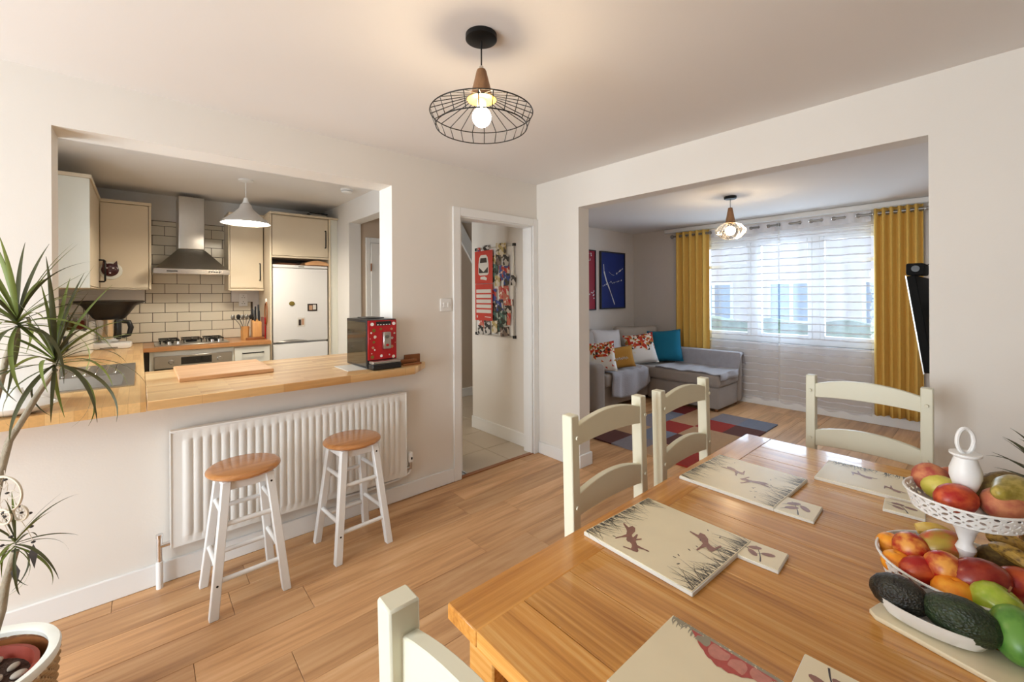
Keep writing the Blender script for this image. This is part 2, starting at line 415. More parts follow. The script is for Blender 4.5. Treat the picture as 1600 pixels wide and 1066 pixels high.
pd = struct(MB().box(DX0 - 0.14, 0.35, 0, DX0 - 0.07, 2.35, 0.08).box(DX0 - 0.14, 0.35, 2.12, DX0 - 0.07, 2.35, 2.2).box(DX0 - 0.14, 0.35, 0.08, DX0 - 0.07, 0.43, 2.12)
    .box(DX0 - 0.14, 2.27, 0.08, DX0 - 0.07, 2.35, 2.12).box(DX0 - 0.14, 1.30, 0.08, DX0 - 0.07, 1.40, 2.12).build('door_3', 'white_gloss'))
B(DX0 - 0.11, 0.43, 0.08, DX0 - 0.104, 1.30, 2.12).build('pane', 'window_glass', pd)
B(DX0 - 0.11, 1.40, 0.08, DX0 - 0.104, 2.27, 2.12).build('pane', 'window_glass', pd)

# kitchen shell -------------------------------------------------------
struct(MB().box(KX0 - 0.15, AYB, 0, KX0, 3.02, KCE).box(KX0 - 0.15, 3.98, 0, KX0, KY1, KCE).box(KX0 - 0.15, 3.02, 0, KX0, 3.98, 1.12).box(KX0 - 0.15, 3.02, 2.10, KX0, 3.98, KCE)
       .build('wall_kitchen_left', 'kitchen_paint', smooth=False))
kw = struct(MB().box(KX0 - 0.14, 3.02, 1.12, KX0 - 0.06, 3.98, 1.18).box(KX0 - 0.14, 3.02, 2.04, KX0 - 0.06, 3.98, 2.10).box(KX0 - 0.14, 3.02, 1.18, KX0 - 0.06, 3.08, 2.04)
       .box(KX0 - 0.14, 3.92, 1.18, KX0 - 0.06, 3.98, 2.04).box(KX0 - 0.14, 3.47, 1.18, KX0 - 0.06, 3.53, 2.04).build('window_2', 'white_gloss'))
B(KX0 - 0.11, 3.08, 1.18, KX0 - 0.104, 3.47, 2.04).build('pane', 'window_glass', kw); B(KX0 - 0.11, 3.53, 1.18, KX0 - 0.104, 3.92, 2.04).build('pane', 'window_glass', kw)
kb = struct(B(KX0 - 0.15, KY1, 0, 1.96, KY1 + 0.15, KCE).build('wall_kitchen_back', 'kitchen_paint', smooth=False))
struct(MB().box(KX1, 4.93, 0, 1.96, KY1, KCE).box(KX1, AYB, 2.27, 1.96, 4.93, KCE).box(KX1, AYB, 0, 1.96, 3.30, 2.27).box(1.60, DYB, 0, 1.96, AYB, KCE)
       .build('wall_kitchen_right', 'kitchen_paint', smooth=False))
struct(B(KX0 - 0.15, AYB, KCE, 1.96, KY1 + 0.15, KCE + 0.1).build('ceiling_kitchen', 'ceiling_paint', smooth=False))
# metro tiles: every tile its own piece, on a dark grout bed
P0 = at(240, 535, 1, KY1 - 0.012)
tz0 = WT + 0.002; TH_, TW_ = 0.103, 0.206
grout = B(-0.62, KY1 - 0.006, tz0, 1.02, KY1, 2.24)
gb = grout.build('grout_bed', 'grout_dark', kb)
def tile_row(z0, z1, x0, x1, ph):
    x = x0 - ((x0 - ph) % TW_)
    while x < x1 - 0.004:
        a, b = max(x, x0), min(x + TW_, x1)
        if b - a > 0.012:
            B(a + 0.0022, KY1 - 0.014, z0 + 0.0022, b - 0.0022, KY1 - 0.006, z1 - 0.0022).build('tile', 'tile_white', kb, bevel=0.002)
        x += TW_
r = 0
z = tz0
ux0, ux1 = at(360, 500, 1, KY1).x - 0.0, 1.02      # plain painted strips stand beside the tiled bay above the third course
while z < 2.20:
    z1 = min(z + TH_, 2.235)
    if r < 4: tile_row(z, z1, -0.60, 1.0, 0.10 + (TW_ / 2 if r % 2 else 0))
    else: tile_row(z, z1, 0.045, 0.80, 0.10 + (TW_ / 2 if r % 2 else 0))
    z = z1; r += 1
for (a, b) in ((-0.62, 0.040), (0.803, 1.02)):
    B(a, KY1 - 0.016, tz0 + 4 * TH_ + 0.002, b, KY1 - 0.006, 2.26).build('plaster_strip', 'kitchen_paint', kb)

# hall ------------------------------------------------------------------
struct(B(1.961, HBY, 0, 5.4, HBY + 0.12, 2.6).build('wall_hall_back', 'hall_shaded_tan', smooth=False))
struct(MB().box(1.961, DYB, 2.45, BX - 0.001, HBY + 0.12, 2.55).box(BX - 0.001, LY1 + 0.101, 2.45, 5.4, HBY + 0.12, 2.55).build('ceiling_hall', 'ceiling_paint', smooth=False))
struct(B(5.2, LY1 + 0.101, 0, 5.4, HBY + 0.12, 2.6).build('wall_hall_right', 'hall_paint', smooth=False))
# inner kitchen door in the hall: frame, panelled leaf
d1 = struct(MB().box(2.02, HBY - 0.03, 0, 2.07, HBY, 2.12).box(2.83, HBY - 0.03, 0, 2.88, HBY, 2.12).box(2.07, HBY - 0.03, 2.06, 2.83, HBY, 2.12).build('door_2', 'white_gloss', bevel=0.004))
lf = B(2.075, HBY - 0.045, 0.005, 2.825, HBY - 0.012, 2.055).build('door_leaf', 'white_gloss', d1, bevel=0.003)
for (a, b, c, d) in ((2.17, 2.40, 1.10, 1.92), (2.50, 2.73, 1.10, 1.92), (2.17, 2.40, 0.2, 0.92), (2.50, 2.73, 0.2, 0.92)):
    m_ = MB().box(a, HBY - 0.053, c, b, HBY - 0.045, d).build('panel', 'white_gloss', d1, bevel=0.006)
for z in (0.3, 1.72): MB().cyl((2.072, HBY - 0.05, z), (2.072, HBY - 0.05, z + 0.09), 0.007).build('hinge', 'dark_wood', d1)
# sloping stair string on the hall wall
def stair_string():
    p0 = at(722, 352, 1, HBY - 0.02); p1 = at(738, 383, 1, HBY - 0.02)
    k = (p1.z - p0.z) / (p1.x - p0.x)
    f = lambda x: p0.z + k * (x - p0.x)
    xs = (2.95, 4.3)
    poly = [(f(xs[0]), xs[0]), (f(xs[0]) - 0.26, xs[0]), (max(f(xs[1]) - 0.26, 0.0), xs[1]), (max(f(xs[1]), 0.26), xs[1])]
    return MB().prism(poly, HBY - 0.035, HBY - 0.001, 'Y')
struct(stair_string().build('trim_2', 'white_gloss'))

# living room shell ------------------------------------------------------
struct(MB().prism([(BX, 3.7451), (BXB, 3.7451), (BXB, 3.66), (3.50, LY1), (LX1 + 0.2, LY1), (LX1 + 0.2, LY1 + 0.1), (3.42, LY1 + 0.1)], 0, 2.45).build('wall_living_left', 'living_paint', smooth=False))
struct(B(BXB, LY0 - 0.12, 0, LX1 + 0.2, LY0, 2.45).build('wall_living_right', 'living_paint', smooth=False))
WY0, WY1, WZ0, WZ1 = 0.70, 2.80, 0.80, 2.17
struct(MB().box(LX1, LY0, 0, LX1 + 0.25, WY0, 2.45).box(LX1, WY1, 0, LX1 + 0.25, LY1, 2.45).box(LX1, WY0, 0, LX1 + 0.25, WY1, WZ0).box(LX1, WY0, WZ1, LX1 + 0.25, WY1, 2.45)
       .build('wall_living_window', 'living_paint', smooth=False))
struct(B(BXB, LY0 - 0.12, LCE, LX1 + 0.25, LY1 + 0.1, LCE + 0.12).build('ceiling_living', 'ceiling_paint', smooth=False))
# window frame: white sections, panes
fx0, fx1 = LX1 + 0.08, LX1 + 0.15
wf = MB().box(fx0, WY0, WZ0, fx1, WY1, WZ0 + 0.07).box(fx0, WY0, WZ1 - 0.07, fx1, WY1, WZ1).box(fx0, WY0, WZ0 + 0.07, fx1, WY0 + 0.07, WZ1 - 0.07).box(fx0, WY1 - 0.07, WZ0 + 0.07, fx1, WY1, WZ1 - 0.07)
mull = [2.10, 1.42]
for y in mull: wf.box(fx0, y - 0.04, WZ0 + 0.07, fx1, y + 0.04, WZ1 - 0.07)
win = struct(wf.build('window_1', 'white_gloss', bevel=0.004))
ed = [WY0 + 0.07, 1.38, 1.46, 2.06, 2.14, WY1 - 0.07]
for i in range(3):
    a, b = ed[2 * i], ed[2 * i + 1]
    B(fx0 + 0.03, a, WZ0 + 0.07, fx0 + 0.036, b, WZ1 - 0.07).build('pane', 'window_glass', win)
    MB().box(fx0 - 0.01, a, WZ0 + 0.07, fx0 + 0.05, a + 0.045, WZ1 - 0.07).box(fx0 - 0.01, b - 0.045, WZ0 + 0.07, fx0 + 0.05, b, WZ1 - 0.07).box(fx0 - 0.01, a + 0.045, WZ0 + 0.07, fx0 + 0.05, b - 0.045, WZ0 + 0.115).box(fx0 - 0.01, a + 0.045, WZ1 - 0.115, fx0 + 0.05, b - 0.045, WZ1 - 0.07).build('sash', 'white_gloss', win, bevel=0.004)
    if i != 1: MB().box(fx0 - 0.01, a + 0.045, 1.78, fx0 + 0.05, b - 0.045, 1.82).build('transom', 'white_gloss', win)
B(LX1 - 0.018, WY0 - 0.05, WZ0 - 0.03, fx0, WY1 + 0.05, WZ0).build('window_sill', 'white_gloss', win, bevel=0.006)
# a light batten runs along the head of the wall, above the curtain pole
struct(B(LX1 - 0.055, LY0 + 0.02, 2.335, LX1, 3.3, LCE - 0.002).build('trim_3', 'white_gloss', bevel=0.01))

# skirting boards ---------------------------------------------------------
SK = 0.105
struct(MB().box(DX0, AY - 0.016, 0, 1.80, AY, SK).build('baseboard_left', 'white_gloss', bevel=0.004))
struct(MB().box(BX - 0.016, 2.256, 0, BX, AY - 0.02, SK).box(BX - 0.016, 2.24, 0, BXB, 2.256, SK).box(BXB, 2.24, 0, BXB + 0.016, 3.65, SK)
       .box(BX - 0.016, DY0, 0, BX, 0.201, SK).box(BX - 0.016, 0.201, 0, BXB + 0.016, 0.217, SK).build('baseboard_front', 'white_gloss', bevel=0.004))
struct(MB().box(BX - 0.016, DYB, 0, BX, 3.745, 0.125).build('baseboard_hall', 'white_gloss', bevel=0.004))
struct(MB().box(2.9, HBY - 0.016, 0, 5.2, HBY, 0.12).build('baseboard_hall_back', 'white_gloss', bevel=0.004))
struct(MB().box(LX1 - 0.016, LY0, 0, LX1, LY1, SK).box(3.50, LY1 - 0.016, 0, LX1, LY1, SK).build('baseboard_living', 'white_gloss', bevel=0.004))
# door casing into the hall
struct(MB().box(1.800, AY - 0.018, 0, 1.866, AY, 2.105).box(2.648, AY - 0.018, 0, 2.709, AY, 2.105).box(1.866, AY - 0.018, 2.040, 2.648, AY, 2.105)
       .box(1.862, AY, 0, 1.878, DYB + 0.002, 2.045).box(2.636, AY, 0, 2.652, DYB + 0.002, 2.045).box(1.878, AY, 2.030, 2.636, DYB + 0.002, 2.046).build('door_1', 'white_gloss', bevel=0.003))

# outside: brick house over the road, hedge, ground --------------------------
mat('brick', srgb(220, 200, 192), 0.9, noise=0.2, nscale=3)  # brick paled so the outdoor haze sits in its colour
mat('far_pane', srgb(120, 140, 165), 0.2)
mat('hedge', srgb(150, 170, 140), 0.9, noise=0.4, nscale=8)
mat('road', srgb(150, 150, 148), 0.9, noise=0.1)
struct(B(6.3, -14, -0.6, 30, 20, -0.45).build('ground', 'road'))
hs = thing('brick_house', 'brick house with white windows across the street behind the sheer curtain', 'house', (16, 3.2, -0.45))
B(0, -9, 0, 6, 9, 6.2).build('house_wall', 'brick', hs)
MB().prism([(-9.4, 6.2), (9.4, 6.2), (9.4, 6.3), (0, 9.0), (-9.4, 6.3)], -0.4, 6.4, 'X').build('roof', 'rug_brown', hs)
for z in (0.9, 3.6):
    for y in (-7, -4.5, -2.0, 0.5, 3.0, 5.5):
        f_ = MB().box(-0.05, y, z, 0.03, y + 1.4, z + 0.1).box(-0.05, y, z + 1.3, 0.03, y + 1.4, z + 1.4).box(-0.05, y, z + 0.1, 0.03, y + 0.1, z + 1.3).box(-0.05, y + 1.3, z + 0.1, 0.03, y + 1.4, z + 1.3).box(-0.05, y + 0.65, z + 0.1, 0.03, y + 0.75, z + 1.3).build('window', 'white_gloss', hs)
        B(-0.01, y + 0.1, z + 0.1, 0.02, y + 1.3, z + 1.3).build('pane', 'far_pane', f_)
hd = MB().grid(lambda u, v: (11 + 0.5 * math.sin(v * PI) + 0.12 * math.sin(40 * u + 9 * v), -4 + 13 * u, -0.45 + 1.25 * math.sin(min(1, v * 1.3) * PI / 2) + 0.06 * math.sin(57 * u)), 80, 8)
tag(hd.build('hedge', 'hedge'), 'clipped green garden hedge outside the living room window', 'hedge')
# ================================================================== DINING ROOM
# table --------------------------------------------------------------
TX0, TX1, TY0, TY1, TZ = 0.502, 2.190, -0.160, 0.792, 0.75
tb = thing('dining_table', 'solid oak dining table with cross planked top and edge boards', 'table', ((TX0 + TX1) / 2, (TY0 + TY1) / 2, 0))
ox, oy = (TX0 + TX1) / 2, (TY0 + TY1) / 2
hx, hy = (TX1 - TX0) / 2, (TY1 - TY0) / 2
EB = 0.105
for s in (-1, 1):
    B(-hx, -EB / 2, -0.018, hx, EB / 2, 0.018).build('edge_board', 'table_wood_x', tb, (0, s * (hy - EB / 2), TZ - 0.018), bevel=0.0025)
ws = [0.13, 0.15, 0.12, 0.16, 0.14, 0.13, 0.15, 0.12, 0.17, 0.14, 0.13, 0.148]
k_ = 2 * hx / sum(ws); x = -hx
for w_ in ws:
    w_ *= k_
    B(-w_ / 2 + 0.0006, -hy + EB + 0.0006, -0.018, w_ / 2 - 0.0006, hy - EB - 0.0006, 0.018).build('plank', 'table_wood', tb, (x + w_ / 2, 0, TZ - 0.018), bevel=0.0012)
    x += w_
for sx in (-1, 1):
    B(-0.012, -hy + 0.1, -0.045, 0.012, hy - 0.1, 0.045).build('apron', 'table_wood', tb, (sx * (hx - 0.08), 0, TZ - 0.082), bevel=0.002)
for sy in (-1, 1):
    B(-hx + 0.1, -0.012, -0.045, hx - 0.1, 0.012, 0.045).build('apron', 'table_wood_x', tb, (0, sy * (hy - 0.08), TZ - 0.082), bevel=0.002)
for sx in (-1, 1):
    for sy in (-1, 1):
        B(-0.042, -0.042, 0, 0.042, 0.042, TZ - 0.037).build('leg', 'table_wood', tb, (sx * (hx - 0.075), sy * (hy - 0.075), 0), bevel=0.004)

# ladder back chairs: local frame, back posts at y=0 facing -y (towards the table) ---------------
def arch_rail(z0, z1, rise, hw, y0, y1, n=12):
    top = [(-hw + 2 * hw * i / n, z1 + rise * (1 - (2 * i / n - 1) ** 2)) for i in range(n + 1)]
    bot = [(-hw + 2 * hw * i / n, z0 + 0.35 * rise * (1 - (2 * i / n - 1) ** 2)) for i in range(n + 1)]
    vs = []; fs = []
    for y in (y0, y1):
        vs += [(x, y, z) for x, z in bot] + [(x, y, z) for x, z in top]
    m = n + 1; o = 2 * m
    for i in range(n):
        fs += [(i, i + 1, m + i + 1, m + i), (o + i + 1, o + i, o + m + i, o + m + i + 1), (m + i, m + i + 1, o + m + i + 1, o + m + i), (i + 1, i, o + i, o + i + 1)]
    fs += [(0, m, o + m, o), (n, o + n, o + m + n, m + n)]
    return MB().add(vs, fs)
def make_chair(label):
    t = thing('dining_chair', label, 'chair', group='cream ladder back chairs around the oak table')
    c = 'chair_paint'; S = 0.200
    for s in (-1, 1):
        # raked back post: straight to the seat, then leaning back a little
        p = MB().rod((s * S, 0.028, 0), (s * S, 0.0, 0.44), 0.040, 0.042)
        p2 = MB().rod((s * S, 0.0, 0.44), (s * S, 0.012, 1.03), 0.038, 0.042)
        p.v += p2.v; p.f += [tuple(i + 8 for i in q) for q in p2.f]; p.m += p2.m
        po = p.build('back_post', c, t, bevel=0.003)
        for z in (0.960, 0.735):
            MB().cyl((s * S, -0.0165, z), (s * S, -0.0205, z), 0.007, 0.006, 10).build('dowel_cap', c, po)
        MB().rod((s * (S - 0.004), -0.385, 0), (s * (S - 0.004), -0.385, 0.43), 0.040, 0.040).build('front_leg', c, t, bevel=0.003)
        MB().box(s * (S - 0.010) - 0.010, -0.37, 0.20, s * (S - 0.010) + 0.010, 0.01, 0.235).build('side_stretcher', c, t, bevel=0.002)
        MB().box(s * (S - 0.006) - 0.010, -0.37, 0.37, s * (S - 0.006) + 0.010, 0.0, 0.43).build('seat_rail', c, t, bevel=0.002)
    arch_rail(0.928, 0.992, 0.030, S - 0.017, -0.006, 0.016).build('back_rail', c, t, bevel=0.002)
    arch_rail(0.700, 0.772, 0.030, S - 0.017, -0.010, 0.012).build('back_rail', c, t, bevel=0.002)
    MB().box(-S + 0.02, -0.395, 0.37, S - 0.02, -0.375, 0.43).build('seat_rail', c, t, bevel=0.002)
    MB().box(-S + 0.02, -0.20, 0.21, S - 0.02, -0.18, 0.235).build('stretcher', c, t, bevel=0.002)
    MB().prism([(-0.225, -0.415), (0.225, -0.415), (0.225, -0.05), (S - 0.026, -0.05), (S - 0.026, 0.015), (-S + 0.026, 0.015), (-S + 0.026, -0.05), (-0.225, -0.05)], 0.43, 0.452).build('seat', 'table_wood_x', t, bevel=0.005)
    return t
ch = make_chair('cream wooden ladder back chair beside the table placemat with running hares and grass')
ch.location = (1.254, 0.905, 0)
copy_tree(ch, (1.790, 0.898, 0), 0.0, 'cream wooden ladder back chair at the table side next to the sofa rug')
copy_tree(ch, (2.424, 0.388, 0), -PI / 2, 'cream wooden ladder back chair at the table end nearest the curtains')
copy_tree(ch, (0.262, 0.312, 0), PI / 2, 'cream wooden ladder back chair at the table end facing the living room')

# placemats and coasters ------------------------------------------------
def slab(name, corners_px, z_top, th, label, cat, group, fixed=None):
    """rectangular ceramic-look mat from three pixel corners on the table plane"""
    a, b, d = [at(p[0], p[1], 2, z_top) for p in corners_px]     # a = origin, b = along u, d = along v
    u = (b - a); v = (d - a); u.z = v.z = 0
    if fixed: u = u.normalized() * fixed[0]
    n = Vector((-u.y, u.x, 0)).normalized()
    sg = 1 if n.dot(v) > 0 else -1
    v = n * sg * (fixed[1] if fixed else abs(n.dot(v)))
    lu, lv = u.length, v.length
    ctr = a + u / 2 + v / 2
    o = thing(name, label, cat, (ctr.x, ctr.y, TZ), math.atan2(u.y, u.x), group)
    B(-lu / 2, -lv / 2, 0.0, lu / 2, lv / 2, th - 0.0015).build('board', 'mat_edge', o, bevel=0.0015)
    B(-lu / 2 + 0.002, -lv / 2 + 0.002, th - 0.0016, lu / 2 - 0.002, lv / 2 - 0.002, th).build('picture_face', 'mat_cream', o)
    return o, lu, lv
def strokes(polys, z):
    m = MB()
    for k, p in enumerate(polys):
        n = len(p); ar = sum(p[i][0] * p[(i + 1) % n][1] - p[(i + 1) % n][0] * p[i][1] for i in range(n))
        if ar < 0: p = p[::-1]
        m.add([(x, y, z + 1.2e-6 * k) for x, y in p], [tuple(range(len(p)))])
    return m
def blade(x, y, ang, L, w=0.002, bend=0.3):
    p = []; q = []
    for i in range(5):
        t = i / 4; a = ang + bend * t; cx = x + L * t * math.cos(a); cy = y + L * t * math.sin(a); ww = w * (1 - 0.85 * t)
        p.append((cx - ww * math.sin(a), cy + ww * math.cos(a))); q.append((cx + ww * math.sin(a), cy - ww * math.cos(a)))
    return p + q[::-1]
HARE = [(-0.50, 0.02), (-0.42, 0.14), (-0.20, 0.20), (0.05, 0.17), (0.18, 0.22), (0.28, 0.30), (0.10, 0.50), (0.16, 0.52), (0.34, 0.34), (0.42, 0.28), (0.52, 0.18), (0.44, 0.10),
        (0.28, 0.06), (0.40, -0.10), (0.56, -0.22), (0.50, -0.25), (0.30, -0.10), (0.12, 0.0), (-0.08, -0.04), (-0.20, -0.10), (-0.48, -0.30), (-0.52, -0.27), (-0.34, -0.06)]
def hare(cx, cy, s, ang, flip=1):
    c, sn = math.cos(ang), math.sin(ang)
    return [(cx + s * (x * c - flip * y * sn), cy + s * (x * sn + flip * y * c)) for x, y in HARE]
def decorate(o, lu, lv, th, seed, hares, grass_sides=('u0', 'u1')):
    rnd = random.Random(seed); P = []
    for side in grass_sides:
        for i in range(90):
            y = (rnd.random() - 0.5) * (lv - 0.02); L = rnd.uniform(0.02, 0.075) * lu / 0.29
            e = (1 - abs(2 * y / lv)) * 0.0
            if side == 'u0': P.append(blade(-lu / 2 + 0.004, y, rnd.uniform(-0.5, 0.5), L, 0.0011, rnd.uniform(-0.5, 0.5)))
            else: P.append(blade(lu / 2 - 0.004, y, PI + rnd.uniform(-0.5, 0.5), L, 0.0011, rnd.uniform(-0.5, 0.5)))
    if P: strokes(P, th + 0.0003).build('printed_grass', 'ink_grass', o, smooth=False)['kind'] = 'stuff'
    for k, (cx, cy, s, a, f) in enumerate(hares):
        strokes([hare(cx * lu, cy * lv, s * lu, a, f)], th + 0.0005 + 0.0002 * k).build('printed_hare', 'ink_hare', o, smooth=False)
g_m, g_c = 'hare print placemats on the oak table', 'bird print coasters on the oak table'
o, lu, lv = slab('placemat', ((1082, 926), (912, 830), (1162, 840)), TZ + 0.012, 0.012, 'cream placemat with two brown hares and dark grass beside the first ladder back chair', 'placemat', g_m)
# local frame: u runs along from the near corner to the left corner
decorate(o, lu, lv, 0.012, 1, [(0.24, 0.22, 0.26, 1.9, 1), (0.10, 0.30, 0.24, 2.6, -1), (-0.24, -0.16, 0.27, 2.2, 1)], ())
rnd = random.Random(4)
def edge_grass(o, lu, lv, n):
    P = []
    for s in (-1, 1):
        for i in range(n):
            y = (rnd.random() - 0.5) * (lv - 0.012); L = rnd.uniform(0.012, 0.035) if rnd.random() < 0.6 else rnd.uniform(0.035, 0.085)
            P.append(blade(s * (lu / 2 - 0.004), y, (PI if s > 0 else 0) + rnd.uniform(-0.45, 0.45), L, rnd.uniform(0.0007, 0.0014), rnd.uniform(-0.4, 0.4)))
    strokes(P, 0.0123).build('printed_grass', 'ink_grass', o, smooth=False)['kind'] = 'stuff'
    Q = []
    for i in range(9):
        s = rnd.choice((-1, 1)); x, y = s * (lu / 2 - rnd.uniform(0.06, 0.10)), (rnd.random() - 0.5) * (lv - 0.06); a = rnd.uniform(0, 6.28)
        Q.append([(x + 0.005 * math.cos(t) * math.cos(a) - 0.0015 * math.sin(t) * math.sin(a), y + 0.005 * math.cos(t) * math.sin(a) + 0.0015 * math.sin(t) * math.cos(a)) for t in [k * PI / 4 for k in range(8)]])
    strokes(Q, 0.0124).build('printed_seed_head', 'ink_dark', o, smooth=False)['kind'] = 'stuff'
edge_grass(o, lu, lv, 130)
o, lu, lv = slab('placemat', ((1209, 794), (1061, 743), (1252, 746)), TZ + 0.012, 0.012, 'cream hare placemat reflecting the lamp beside the chair near the rug', 'placemat', g_m)
decorate(o, lu, lv, 0.012, 2, [(-0.15, 0.05, 0.28, 0.5, -1), (0.15, -0.1, 0.25, 2.6, 1)], ())
edge_grass(o, lu, lv, 100)
o, lu, lv = slab('placemat', ((1272, 744), (1302, 710), (1400, 772)), TZ + 0.012, 0.012, 'cream hare placemat at the table end in front of the chair by the curtains', 'placemat', g_m, (0.225, 0.30))
decorate(o, lu, lv, 0.012, 3, [(0.1, 0.1, 0.3, 1.0, 1), (-0.2, -0.2, 0.24, 0.8, 1)], ('u1',))
o, lu, lv = slab('placemat', ((1051, 960), (943, 1066), (1230, 1064)), TZ + 0.012, 0.012, 'cream placemat with a red washed animal print at the table edge facing the sofa', 'placemat', g_m, (0.225, 0.30))
P = []
for i in range(150): P.append(blade(-lu / 2 + 0.003, (rnd.random() - 0.5) * (lv - 0.01), rnd.uniform(-0.9, 0.9), rnd.uniform(0.008, 0.026), 0.0026, 0.5))
strokes(P, 0.0122).build('printed_grass', 'ink_smudge', o, smooth=False)['kind'] = 'stuff'
# crescent wash with paler animal shapes along its straight side
N_ = 24
cres = [(-lu / 2 + 0.010 + 0.046 * math.sin(PI * i / N_) * (1 + 0.04 * math.sin(2 * i)), 0.045 - 0.150 * i / N_) for i in range(N_ + 1)]
strokes([cres], 0.0125).build('printed_animal', 'ink_red', o, smooth=False)
bl = []
for (cy, cx, r1_, r2_) in ((0.022, 0.022, 0.012, 0.020), (-0.012, 0.030, 0.014, 0.018), (-0.046, 0.026, 0.015, 0.022), (-0.078, 0.020, 0.010, 0.016)):
    bl.append([(-lu / 2 + cx + r1_ * math.cos(t) * (1 + 0.25 * math.sin(3 * t + cy * 90)), cy + r2_ * math.sin(t) * (1 + 0.2 * math.cos(2 * t))) for t in [i * 2 * PI / 18 for i in range(18)]])
for k in range(3): strokes([bl[k]], 0.0127).build('printed_animal', 'ink_pink', o, smooth=False)
strokes(bl[3:], 0.0127).build('printed_animal', 'ink_smudge', o, smooth=False)
def coaster(px, label, seed, fixed=None):
    o, lu, lv = slab('coaster', px, TZ + 0.010, 0.010, label, 'coaster', g_c, fixed)
    rnd = random.Random(seed); P = [blade(-lu * 0.42, -lv * 0.1, 0.2, lu * 0.8, 0.0018, 0.2)]
    Q = []
    for (cx, cy) in ((-0.12, 0.14), (0.16, 0.16), (0.05, -0.16)):
        a = rnd.uniform(0.6, 2.4); L = 0.17 * lu
        Q.append([(cx * lu + L * math.cos(t) * math.cos(a) - 0.5 * L * math.sin(t) * math.sin(a), cy * lv + L * math.cos(t) * math.sin(a) + 0.5 * L * math.sin(t) * math.cos(a)) for t in [i * 2 * PI / 12 for i in range(12)]])
        P.append(blade(cx * lu, cy * lv, a, lu * 0.32, 0.0022, 0.1))
    strokes(P, 0.0103).build('printed_twig', 'ink_dark', o, smooth=False)
    strokes(Q, 0.0105).build('printed_bird', 'ink_hare', o, smooth=False)
coaster(((1144, 863), (1163, 840), (1212, 900)), 'square cream coaster with birds beside the grassy hare placemat', 1)
coaster(((1209, 795), (1226, 775), (1271, 816)), 'square cream coaster with birds at the corner of the placemat reflecting the lamp', 2)
coaster(((1379, 794), (1383, 774), (1440, 811)), 'square cream coaster with birds beside the fruit stand', 3, (0.095, 0.095))
coaster(((1257, 1020), (1236, 1066), (1345, 1063)), 'square cream coaster with blue and red birds beside the red animal placemat', 4, (0.095, 0.095))

# bar stools ----------------------------------------------------------------
def make_stool(label):
    t = thing('bar_stool', label, 'stool', group='white stools with round wooden seats under the bar')
    c = 'stool_paint'; zt = 0.575; F, T = 0.147, 0.088
    def pt(sx, sy, z): k = F + (T - F) * z / zt; return (sx * k, sy * k, z)
    for sx in (-1, 1):
        for sy in (-1, 1):
            lg = MB().rod(pt(sx, sy, 0), pt(sx, sy, zt), 0.036, 0.036).build('leg', c, t, bevel=0.003)
            q = pt(sx, sy, 0.14)
            if sx < 0 and sy < 0: MB().cyl((q[0], q[1] - 0.0175, q[2]), (q[0], q[1] - 0.0190, q[2]), 0.005, seg=8).build('screw', 'black_metal', lg)
            q = pt(sx, sy, 0.53)
            if sx > 0 and sy < 0: MB().cyl((q[0], q[1] - 0.0175, q[2]), (q[0], q[1] - 0.0190, q[2]), 0.005, seg=8).build('screw', 'black_metal', lg)
    for z, za in ((0.15, 0.20), (0.385, 0.43)):
        for s in (-1, 1):
            MB().cyl(pt(-1, s, z), pt(1, s, z), 0.011, seg=10).build('rung', c, t)
            MB().cyl(pt(s, -1, za), pt(s, 1, za), 0.011, seg=10).build('rung', c, t)
    for s in (-1, 1):
        B(-T + 0.01, s * T - 0.009, zt - 0.045, T - 0.01, s * T + 0.009, zt).build('apron', c, t, bevel=0.002)
        B(s * T - 0.009, -T + 0.01, zt - 0.045, s * T + 0.009, T - 0.01, zt).build('apron', c, t, bevel=0.002)
    R = 0.157
    MB().lathe([(0, zt), (R - 0.022, zt), (R - 0.008, zt + 0.006), (R, zt + 0.014), (R, zt + 0.020), (R - 0.007, zt + 0.028), (R - 0.02, zt + 0.031), (0, zt + 0.032)], 48).build('seat', 'stool_wood', t)
    return t
st1 = make_stool('white bar stool with round wooden seat in front of the radiator middle')
st1.location = (0.380, 2.425, 0); st1.rotation_euler = (0, 0, 0.03)
copy_tree(st1, (0.920, 2.455, 0), 0.06, 'white bar stool with round wooden seat at the thermostat end of the radiator')

# radiator -------------------------------------------------------------------
RX0, RX1, RZ0, RZ1 = 0.112, 1.374, 0.182, 0.752
rd = thing('radiator', 'long white ribbed panel radiator on the wall under the bar', 'radiator', (0, AY, 0))
pr = []; n = 30; wv = (RX1 - RX0 - 0.09) / n
m = MB(); prof = [(RX0, -0.062), (RX0 + 0.04, -0.062)]
for i in range(n):
    a = RX0 + 0.045 + i * wv
    prof += [(a + wv * 0.06, -0.062), (a + wv * 0.20, -0.070), (a + wv * 0.80, -0.070), (a + wv * 0.94, -0.062)]
prof += [(RX1 - 0.04, -0.062), (RX1, -0.062)]
zs = [(RZ0, 0), (RZ0 + 0.035, 0), (RZ0 + 0.050, 1), (RZ1 - 0.055, 1), (RZ1 - 0.040, 0), (RZ1, 0)]
V = [(x, -0.062 + (y + 0.062) * f, z) for z, f in zs for x, y in prof]
k = len(prof); m.add(V, [(j * k + i, j * k + i + 1, (j + 1) * k + i + 1, (j + 1) * k + i) for j in range(len(zs) - 1) for i in range(k - 1)])
m.build('front_panel', 'radiator_white', rd, angle=60)
MB().box(RX0, -0.0615, RZ0, RX1, -0.056, RZ1).build('rear_skin', 'radiator_white', rd)
B(RX0 - 0.004, -0.066, RZ1 - 0.004, RX1 + 0.004, -0.022, RZ1 + 0.006).build('top_grille', 'radiator_white', rd, bevel=0.002)
